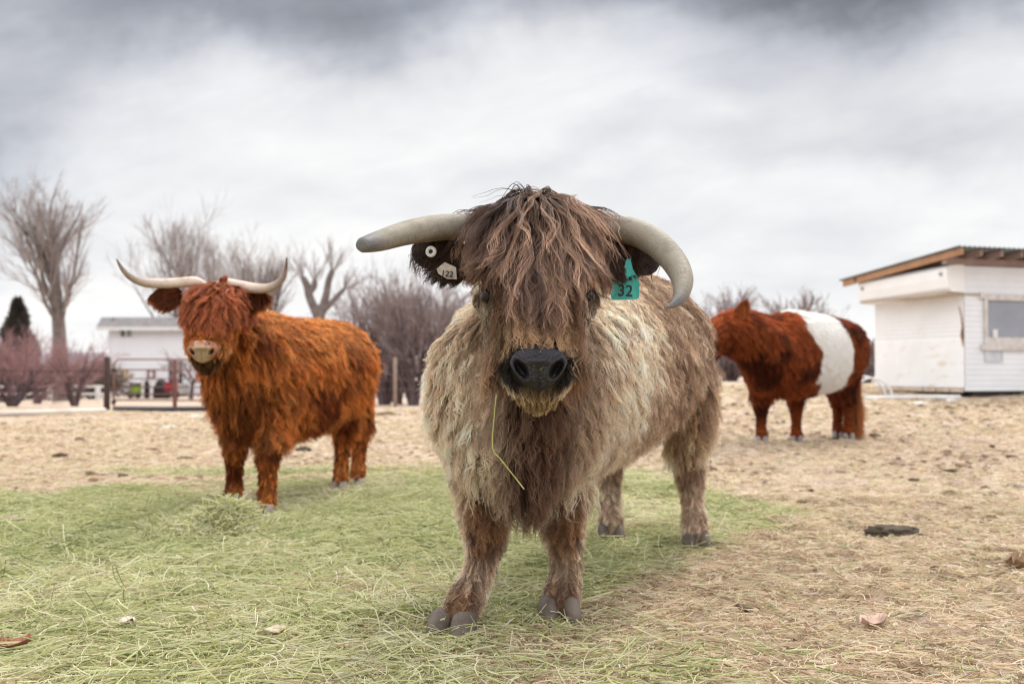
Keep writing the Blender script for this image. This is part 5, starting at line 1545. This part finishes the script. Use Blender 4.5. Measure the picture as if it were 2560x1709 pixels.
# ================================================================== WHITE HOUSE
SIDE = simple('house_siding', (.80, .81, .86), (.75, .76, .81), .6, .8)
SHING = simple('roof_shingle', (.26, .24, .25), (.20, .185, .19), 2.0, .95)
GLASSD = mat('window_glass', lambda t: pbsdf(t, (.025, .035, .04), .08, spec=.8))
GLASSG = mat('window_glass_pale', lambda t: pbsdf(t, (.16, .18, .22), .12, spec=.8))
def house():
    Y = 70.0; b = gb(270, Y); root = empty('house', b); tag(root, 'two-storey white house with grey roof behind the gate, left of the ginger cow', 'house')
    X = lambda px: P(px, 0, Y)[0] - b[0]; Z = lambda py: P(0, py, Y)[2] - b[2]
    x1 = X(800)
    mb = MB(); n = 26; zt = Z(826)
    for i in range(n):      # lapped boards
        z0, z1 = -.3 + (zt + .3) * i / n, -.3 + (zt + .3) * (i + 1) / n
        mb.add([(0, -.03, z0), (x1, -.03, z0), (x1, 0, z1), (0, 0, z1)], [(0, 1, 2, 3)])
        mb.add([(0, 0, z0), (x1, 0, z0), (x1, -.03, z0), (0, -.03, z0)], [(0, 1, 2, 3)])
    mb.box((0, .02, -.3), (x1, 3.2, zt)); mb.build('wall', SIDE, root)
    mb = MB(); e0 = X(258); zr = Z(793); ze = Z(817)
    mb.add([(e0, -.5, ze), (x1, -.5, ze), (x1, .3, zr + .02), (e0, .3, zr + .02), (e0, 3.5, ze), (x1, 3.5, ze), (e0, -.5, ze - .06), (x1, -.5, ze - .06), (e0, 3.5, ze - .06), (x1, 3.5, ze - .06)],
           [(0, 1, 2, 3), (3, 2, 5, 4), (6, 0, 3, 4, 8), (1, 7, 9, 5, 2), (6, 7, 1, 0), (8, 4, 5, 9), (6, 8, 9, 7)])
    rf = mb.build('roof', SHING, root)
    mb = MB(); mb.box((e0 - .01, -.54, ze - .26), (x1, -.505, ze - .01)); mb.build('fascia', WHITEP, root)
    mb = MB(); mb.box((e0 + .9, .0, zr - .4), (e0 + 1.0, .6, zr - .02)); mb.build('vent_pipe', SHING, rf)
    def window(a0, a1, t, bt, split=True):
        f = MB(); x0, x1_, z0, z1 = X(a0), X(a1), Z(bt), Z(t); w = .05
        for lo, hi in (((x0 - w, -.09, z0 - w), (x1_ + w, -.035, z0)), ((x0 - w, -.09, z1), (x1_ + w, -.035, z1 + w)), ((x0 - w, -.088, z0), (x0, -.035, z1)), ((x1_, -.088, z0), (x1_ + w, -.035, z1)), (((x0 + x1_) / 2 - .07, -.088, z0), ((x0 + x1_) / 2 + .05, -.035, z1))): f.box(lo, hi)
        fo = f.build('window', WHITEP, root)
        m_ = MB(); m_.box((x0, -.06, z0), ((x0 + x1_) / 2 - .07, -.035, z1)); m_.build('pane', GLASSD, fo)
        m_ = MB(); m_.box(((x0 + x1_) / 2 + .05, -.06, z0), (x1_, -.035, z1)); m_.build('pane', GLASSG, fo)
    window(312, 338, 825, 841)
    f = MB(); x0, x2, z0, z1 = X(431), X(466), Z(957), Z(902)
    f.box((x0 - .06, -.10, z1), (x2 + .06, -.035, z1 + .1)); f.box((x0 + .62, -.09, z0), (x0 + .70, -.035, z1)); f.box((x2, -.10, z0), (x2 + .06, -.035, z1))
    do = f.build('patio_door', WHITEP, root)
    m_ = MB(); m_.box((x0, -.05, z0), (x2, -.034, z1)); m_.build('pane', GLASSD, do)
    f = MB(); f.box((X(425), -1.2, Z(985)), (X(480), -.04, Z(958))); f.build('step', simple('step_conc', (.45, .44, .42), (.36, .35, .34)), root)
    # framed panels on the wall
    for (px0, px1, c1, lab) in ((312, 332, (.55, .33, .06), 'gilt-framed white panel on the house wall, nearer the gate post'), (379, 398, (.22, .07, .06), 'dark red framed white panel on the house wall, nearer the patio door')):
        base_ = b + np.array([X((px0 + px1) / 2), -.04, Z(935)]); w = (X(px1) - X(px0)) / 2; h = (Z(922) - Z(947)) / 2
        r0 = empty('wall_panel', base_); tag(r0, lab, 'wall panel', 'framed panels on the house')
        m_ = MB()
        m_.box((-w, -.09, -h), (-w + .10, -.0, h)); m_.box((w - .10, -.09, -h), (w, -.0, h)); m_.box((-w + .10, -.088, h - .10), (w - .10, -.0, h)); m_.box((-w + .10, -.088, -h), (w - .10, -.0, -h + .10))
        for s1 in (-1, 1):
            for s2 in (-1, 1): m_.tube([(s1 * (w - .13), -.05, s2 * (h - .13)), (s1 * (w - .13), -.07, s2 * (h - .13))], .09, 10)
        m_.build('frame', simple('frame_%d' % px0, c1, tuple(v * .7 for v in c1)), r0)
        m_ = MB(); m_.box((-w + .1, -.05, -h + .1), (w - .1, -.03, h - .1)); m_.build('panel', WHITEP, r0)
    return b
house()

# things standing in the house yard
def yard():
    Yy = 62.0
    def fr(px): return gb(px, Yy)
    # green and black utility cart
    b = fr(342); s = Yy / FPX; root = empty('garden_cart', b); tag(root, 'lime green and black boxy cart standing before the white house', 'cart')
    GRN = simple('lime_paint', (.35, .62, .05)); BK = simple('black_vinyl', (.015, .017, .02))
    w = 12 * s; h = hgt(957, Yy, b)
    m_ = MB(); m_.box((-w, -.3, h * .35), (w, .3, h * .86)); m_.box((-w * .9, -.32, h * .45), (w * .9, -.301, h * .6)); m_.build('body', GRN, root)
    m_ = MB(); m_.box((-w * 1.12, -.34, h * .86), (w * 1.1, .34, h * 1.0)); m_.box((-w * 1.1, -.31, h * .52), (-w * 1.003, .3, h * .86)); m_.build('lid', BK, root)
    for sx in (-1, 1):
        m_ = MB(); m_.tube([(sx * w * .7, -.36, h * .18), (sx * w * .7, -.28, h * .18)], h * .18, 18); m_.build('wheel', BK, root)
    m_ = MB(); m_.box((-w * .9, -.28, h * .2), (w * .9, .28, h * .348)); m_.build('chassis', simple('blue_paint', (.08, .14, .42)), root)
    # tarps
    for px, hw, top, lab, sd2 in ((367, 6.5, 951, 'narrow dark covered stack between two white posts in the yard', 3), (404, 20, 951, 'broad black tarpaulin heap in the yard beside the red mower', 5)):
        b = fr(px); h = hgt(top, Yy, b); n = 24; V = []
        for i in range(9):
            a_ = i / 8 * math.pi / 2
            for j in range(n):
                t_ = 6.283 * j / n; k = 1 + .14 * math.sin(t_ * 5 + sd2) + .1 * math.sin(t_ * 9 + i)
                V.append((math.cos(t_) * hw * s * math.cos(a_) ** .5 * k, math.sin(t_) * .6 * math.cos(a_) ** .5 * k, h * math.sin(a_) * (1 + .12 * math.sin(t_ * 2 + sd2))))
        F = [(i * n + j, i * n + (j + 1) % n, (i + 1) * n + (j + 1) % n, (i + 1) * n + j) for i in range(8) for j in range(n)]
        o = new_mesh('tarp_heap', V, F, BK); o.location = b - np.array([0, 0, .02]); tag(o, lab, 'tarp heap')
    for px, lab in ((357, 'white post beside the lime green cart'), (379, 'white post between the two dark covered heaps')):
        b = gb(px, Yy - 1.0); m_ = MB(); m_.box((-.07, -.07, -.2), (.07, .07, hgt(950, Yy, b))); m_.box((-.09, -.09, hgt(950, Yy, b)), (.09, .09, hgt(950, Yy, b) + .05)); o = m_.build('white_post', WHITEP); o.location = b; tag(o, lab, 'post')
    # red mower
    b = gb(429, Yy - 1.2); root = empty('ride_on_mower', b); tag(root, 'dark red ride-on mower parked behind the red steel post', 'mower')
    RD = simple('mower_red', (.30, .025, .035)); h = hgt(938, Yy, b)
    m_ = MB(); m_.box((-.55, -.35, h * .45), (.1, .35, h * .80)); m_.box((-.62, -.28, h * .35), (.5, .28, h * .448)); m_.box((.1, -.32, h * .449), (.52, .32, h * .62)); m_.build('body', RD, root)
    m_ = MB(); m_.box((.18, -.22, h * .62), (.48, .22, h * .70)); m_.box((.44, -.22, h * .70), (.54, .22, h * 1.0)); m_.build('seat', RD, root)
    m_ = MB(); m_.tube([(-.05, 0, h * .8), (.04, 0, h * .98)], .02, 8); m_.tube([(.04 + .0, .17 * math.cos(q), h * .98 + .12 * math.sin(q)) for q in np.linspace(0, 6.28, 14)], .015, 6); m_.build('steering_wheel', BK, root)
    root.scale = (.62, .8, .9)
    for sx, rr in ((-.42, .2), (.38, .26)):
        for sy in (-.38, .30):
            m_ = MB(); m_.tube([(sx, sy, rr), (sx, sy + .1, rr)], rr, 18); m_.build('wheel', BK, root)
    # white tank left of the fence
    b = gb(133, 58); m_ = MB(); m_.tube([(0, 0, -.1), (0, 0, .7), (0, 0, .8), (0, 0, .84)], [.45, .45, .36, .12], 18); o = m_.build('white_tank', WHITEP, smooth=True); o.location = b; tag(o, 'squat white tank standing by the white rail fence', 'tank')
yard()

# ================================================================== TRAILER SHED
def trailer():
    Yc = 17.0; c = P(2412, 925, Yc); zb = float(gz_base(c[0], c[1])); org = np.array([c[0], c[1], zb])
    root = empty('trailer', org); tag(root, 'old white trailer with an added timber and tin roof at the right edge', 'trailer')
    e = np.array([-.284, .959, 0]); s = np.array([.959, .284, 0]); up = np.array([0, 0, 1.0])
    def M(V): V = np.asarray(V, float); return V[:, :1] * s + V[:, 1:2] * e + V[:, 2:] * up      # local (u right, w back, z)
    WH = None
    def b(t):
        co = t.node('ShaderNodeTexCoord').outputs['Object']
        n = t.noise(co, 1.4, 6, .65); n2 = t.noise(t.vm('MULTIPLY', co, (.55, .55, 1.5)), 4, 6, .7)
        z_ = t.xyz(co)[2]
        low = t.m('SUBTRACT', 1.0, t.smooth(z_, .3, 1.5))
        cc = t.mix(t.smooth(n, .4, .7), (.86, .87, .89), (.80, .81, .82))
        cc = t.mix(t.m('MULTIPLY', t.m('MULTIPLY', t.smooth(n2, .54, .72), low), .75), cc, (.60, .47, .33))
        return pbsdf(t, cc, .6, t.bump(n2, .15, .01), spec=.4)
    WH = mat('trailer_white', b)
    WH2 = simple('trailer_side_white', (.80, .82, .87), (.74, .76, .82), 1.5, .6)
    RW = simple('raw_timber', (.46, .26, .15), (.34, .19, .12), 3, .85)
    OW = simple('old_timber', (.36, .27, .25), (.27, .19, .17), 3, .9)
    TIN = simple('tin_roof', (.20, .23, .23), (.13, .14, .14), 3, .5, metal=.4)
    DK = simple('under_shadow_and_tyre', (.05, .045, .04), (.035, .03, .03), 3, .95)
    H0 = .10; H1 = 2.24; HC = 1.80
    def lap_u(u0, u1, w, z0, z1, n, out=-1, d=.010, name='side_wall', m=WH2):
        mb = MB()
        for i in range(n):
            a0, a1 = z0 + (z1 - z0) * i / n, z0 + (z1 - z0) * (i + 1) / n; k = .15 * (a1 - a0)
            mb.add(M([(u0, w + out * d, a0), (u1, w + out * d, a0), (u1, w + out * d * .7, a1 - k), (u0, w + out * d * .7, a1 - k)]), [(0, 1, 2, 3)])
            mb.add(M([(u0, w + out * d * .7, a1 - k), (u1, w + out * d * .7, a1 - k), (u1, w, a1 - k * .5), (u0, w, a1 - k * .5)]), [(0, 1, 2, 3)])
            mb.add(M([(u0, w, a1 - k * .5), (u1, w, a1 - k * .5), (u1, w + out * d, a1), (u0, w + out * d, a1)]), [(0, 1, 2, 3)])
        return mb.build(name, m, root)
    # side wall (facing the camera), with the window hole
    wu0, wu1, wz0, wz1 = .46, 1.55, 1.02, 1.66
    lap_u(.0, 6.0, 0, H0, wz0, 10); lap_u(.0, wu0, 0, wz0, wz1, 7); lap_u(wu1, 6.0, 0, wz0, wz1, 7); lap_u(0, 6.0, 0, wz1, H1, 5)
    mb = MB(); mb.box((.012, .004, H0), (6, 2.4, H1 - .01), M); mb.build('shell', WH2, root)
    # end wall
    mb = MB(); n = 11
    for i in range(n):
        a0, a1 = .98 + (HC - .98) * i / n, .98 + (HC - .98) * (i + 1) / n
        mb.add(M([(-.012, 0, a0), (-.012, 2.4, a0), (-.002, 2.4, a1), (-.002, 0, a1)]), [(3, 2, 1, 0)])
    mb.box((-.016, .0, H0 + .06), (-.001, 2.4, .98), M); mb.build('end_wall', WH, root)
    # rounded cap above the end wall
    prof = [(-.0, HC - .02), (-.26, HC - .01), (-.33, HC + .06), (-.36, HC + .22), (-.36, H1 - .06), (-.30, H1 + .0), (.0, H1 + .03)]
    V = []; m_ = len(prof)
    for w_, dz in ((-.02, 0), (2.42, -.06)):
        for u_, z_ in prof: V.append((u_, w_, z_ + dz))
    F = [(i, i + 1, m_ + i + 1, m_ + i) for i in range(m_ - 1)] + [tuple(range(m_))[::-1], tuple(range(m_, 2 * m_))]
    new_mesh('front_cap', M(V), F, WH, root, False)
    mb = MB(); mb.box((-.03, -.035, HC - .06), (.34, -.012, HC - .035), M); mb.box((-.34, .0, HC - .055), (-.02, 2.42, HC - .03), M); mb.build('drip_rail', simple('rail_tan', (.50, .40, .30)), root)
    # marker lights, seam, damage
    for (w_, z_) in ((.12, H1 - .14), (2.28, H1 - .22)):
        mb = MB(); mb.tube(M([(-.362, w_, z_), (-.385, w_, z_)]), .035, 10); mb.build('marker_light', simple('lamp_grey', (.35, .35, .37)), root)
    mb = MB(); mb.tube(M([(-.02, .10, 1.55), (-.024, .04, 1.38), (-.022, .02, 1.2), (-.022, .03, 1.05), (-.022, .0, .85)]), [.006, .010, .012, .028, .004], 6); mb.build('torn_seam', simple('rust_tear', (.32, .15, .06), (.12, .07, .04), 20), root)
    mb = MB()
    for q in range(4):
        mb.box((-.06 - .03 * q, .3 * q, H0 - .02), (-.03, .3 * q + .29, H0 + .05), M)
    mb.box((-.03, 1.22, H0 - .02), (.0, 2.42, H0 + .055), M); mb.build('skirt_board', simple('skirt_tan', (.62, .52, .42), (.45, .34, .26)), root)
    # gap below, filled by a dark box coloured as its shadow
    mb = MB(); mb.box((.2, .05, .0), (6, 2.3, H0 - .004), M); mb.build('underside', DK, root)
    mb = MB()
    V = []; n = 12
    for i in range(n + 1): V.append((.35 + 1.0 * i / n, -.016, .17 - .10 * math.sin(math.pi * i / n) * (1 if i % 2 else .8)))
    # hanging skirt with torn lower edge
    W_ = [(.0, -.014, H0 + .12)] ; W_ = V + [(u_, -.014, .30) for u_, _w, _z in V[::-1]]
    # window
    mb = MB(); f = .07
    mb.box((wu0 - .14, -.05, wz0 - .22), (wu1 + .1, -.012, wz0 - .12), M)
    mb.box((wu0 - f, -.045, wz0 - .12), (wu1 + f, -.012, wz0), M); mb.box((wu0 - f, -.045, wz1), (wu1 + f, -.012, wz1 + f * 1.4), M)
    mb.box((wu0 - f, -.043, wz0), (wu0, -.012, wz1), M); mb.box((wu1, -.043, wz0), (wu1 + f, -.012, wz1), M)
    mb.box((wu0 - .16, -.055, wz1 + .03), (wu0 - .075, -.012, wz1 + .13), M)
    wf = mb.build('window', simple('window_frame', (.66, .64, .63), (.50, .45, .42), 8), root)
    mb = MB(); mb.box((wu0, -.010, wz0), (wu1, -.002, wz1), M)
    def gl(t):
        co = t.node('ShaderNodeTexCoord').outputs['Object']; n_ = t.noise(co, 2.2, 3, .5)
        return pbsdf(t, t.mix(n_, (.20, .21, .25), (.34, .36, .43)), .10, spec=.8)  # bluish mottling paints a sky reflection into the pane colour
    mb.build('pane', mat('trailer_glass', gl), wf)
    mb = MB(); mb.box((wu0 + .12, -.02, wz0), (wu0 + .22, -.0105, wz0 + .14), M); mb.build('cup', WHITEP, wf)
    # hatch
    mb = MB(); hu0, hu1, hz0, hz1 = .40, .78, .60, .80
    for lo, hi in (((hu0, -.03, hz0), (hu1, -.0125, hz0 + .03)), ((hu0, -.03, hz1 - .03), (hu1, -.0125, hz1)), ((hu0, -.028, hz0 + .03), (hu0 + .03, -.0125, hz1 - .03)), ((hu1 - .03, -.028, hz0 + .03), (hu1, -.0125, hz1 - .03))): mb.box(lo, hi, M)
    mb.box((hu0 + .03, -.019, hz0 + .03), (hu1 - .03, -.0125, hz1 - .03), M); mb.build('hatch', simple('hatch_grey', (.62, .64, .70), (.50, .52, .58)), root)
    # roof
    zr = lambda w_: 2.50 - .085 * (w_ + .45)
    mb = MB(); V = []; us = np.arange(-.50, 6.4, .025)
    for u_ in us:
        dz = .012 * math.cos(u_ * 2 * math.pi / .1)
        for w_ in (-.5, 2.85): V += [(u_, w_, zr(w_) + dz), (u_, w_, zr(w_) + dz - .004)]
    F = []
    for i in range(len(us) - 1):
        a0 = i * 4; b0 = a0 + 4
        F += [(a0, b0, b0 + 2, a0 + 2), (a0 + 1, a0 + 3, b0 + 3, b0 + 1), (a0, a0 + 1, b0 + 1, b0), (a0 + 2, b0 + 2, b0 + 3, a0 + 3)]
    rf = new_mesh('roof', M(V), F, TIN, root, False)
    for k, u_ in enumerate(np.arange(-.44, 6.2, .42)):
        w0, w1 = (-.46, 2.80) if k == 0 else (-.42, 2.78)
        V = [(u_ + du, w_, zr(w_) - .018 + dz) for w_ in (w0, w1) for du, dz in ((0, 0), (.05, 0), (.05, -.11), (0, -.11))]
        ob = MB().add(M(V), [(0, 1, 2, 3), (7, 6, 5, 4), (0, 4, 5, 1), (1, 5, 6, 2), (2, 6, 7, 3), (3, 7, 4, 0)]).build('rafter', RW if k == 0 else OW, rf)
    mb = MB(); mb.box((-.40, -.06, H1 + .015), (6.0, .05, H1 + .125), M); mb.build('top_beam', OW, rf)
    mb = MB(); mb.box((-.44, 2.35, H1 - .08), (6.0, 2.45, H1 - .0), M); mb.build('rear_beam', OW, rf)
    # wheels
    for u_ in (1.0, 3.4):
        mb = MB(); mb.tube(M([(u_, .15, .12), (u_, .33, .12)]), .15, 16); mb.build('wheel', DK, root)
    # hoops lying beside
    h0 = G(2172, 985)
    for k, (px, py, r0, lab) in enumerate(((2185, 993, .30, 'white plastic hoop leaning against the trailer corner'), (2163, 996, .34, 'white plastic hoop on dirt, left of the other hoop by the trailer'))):
        c = P(px, 978, 16.6 + k * .3); g_ = gzf(c[0], c[1]); mb = MB()
        mb.tube([(r0 * math.cos(q), .1 * math.sin(q), r0 * .9 * math.sin(q)) for q in np.linspace(-.15, 3.3, 16)], .020, 7)
        o = mb.build('plastic_hoop', WHITEP, smooth=True); o.location = (c[0], c[1], g_ + .05); tag(o, lab, 'hoop')
trailer()
print('objects', len(bpy.data.objects))
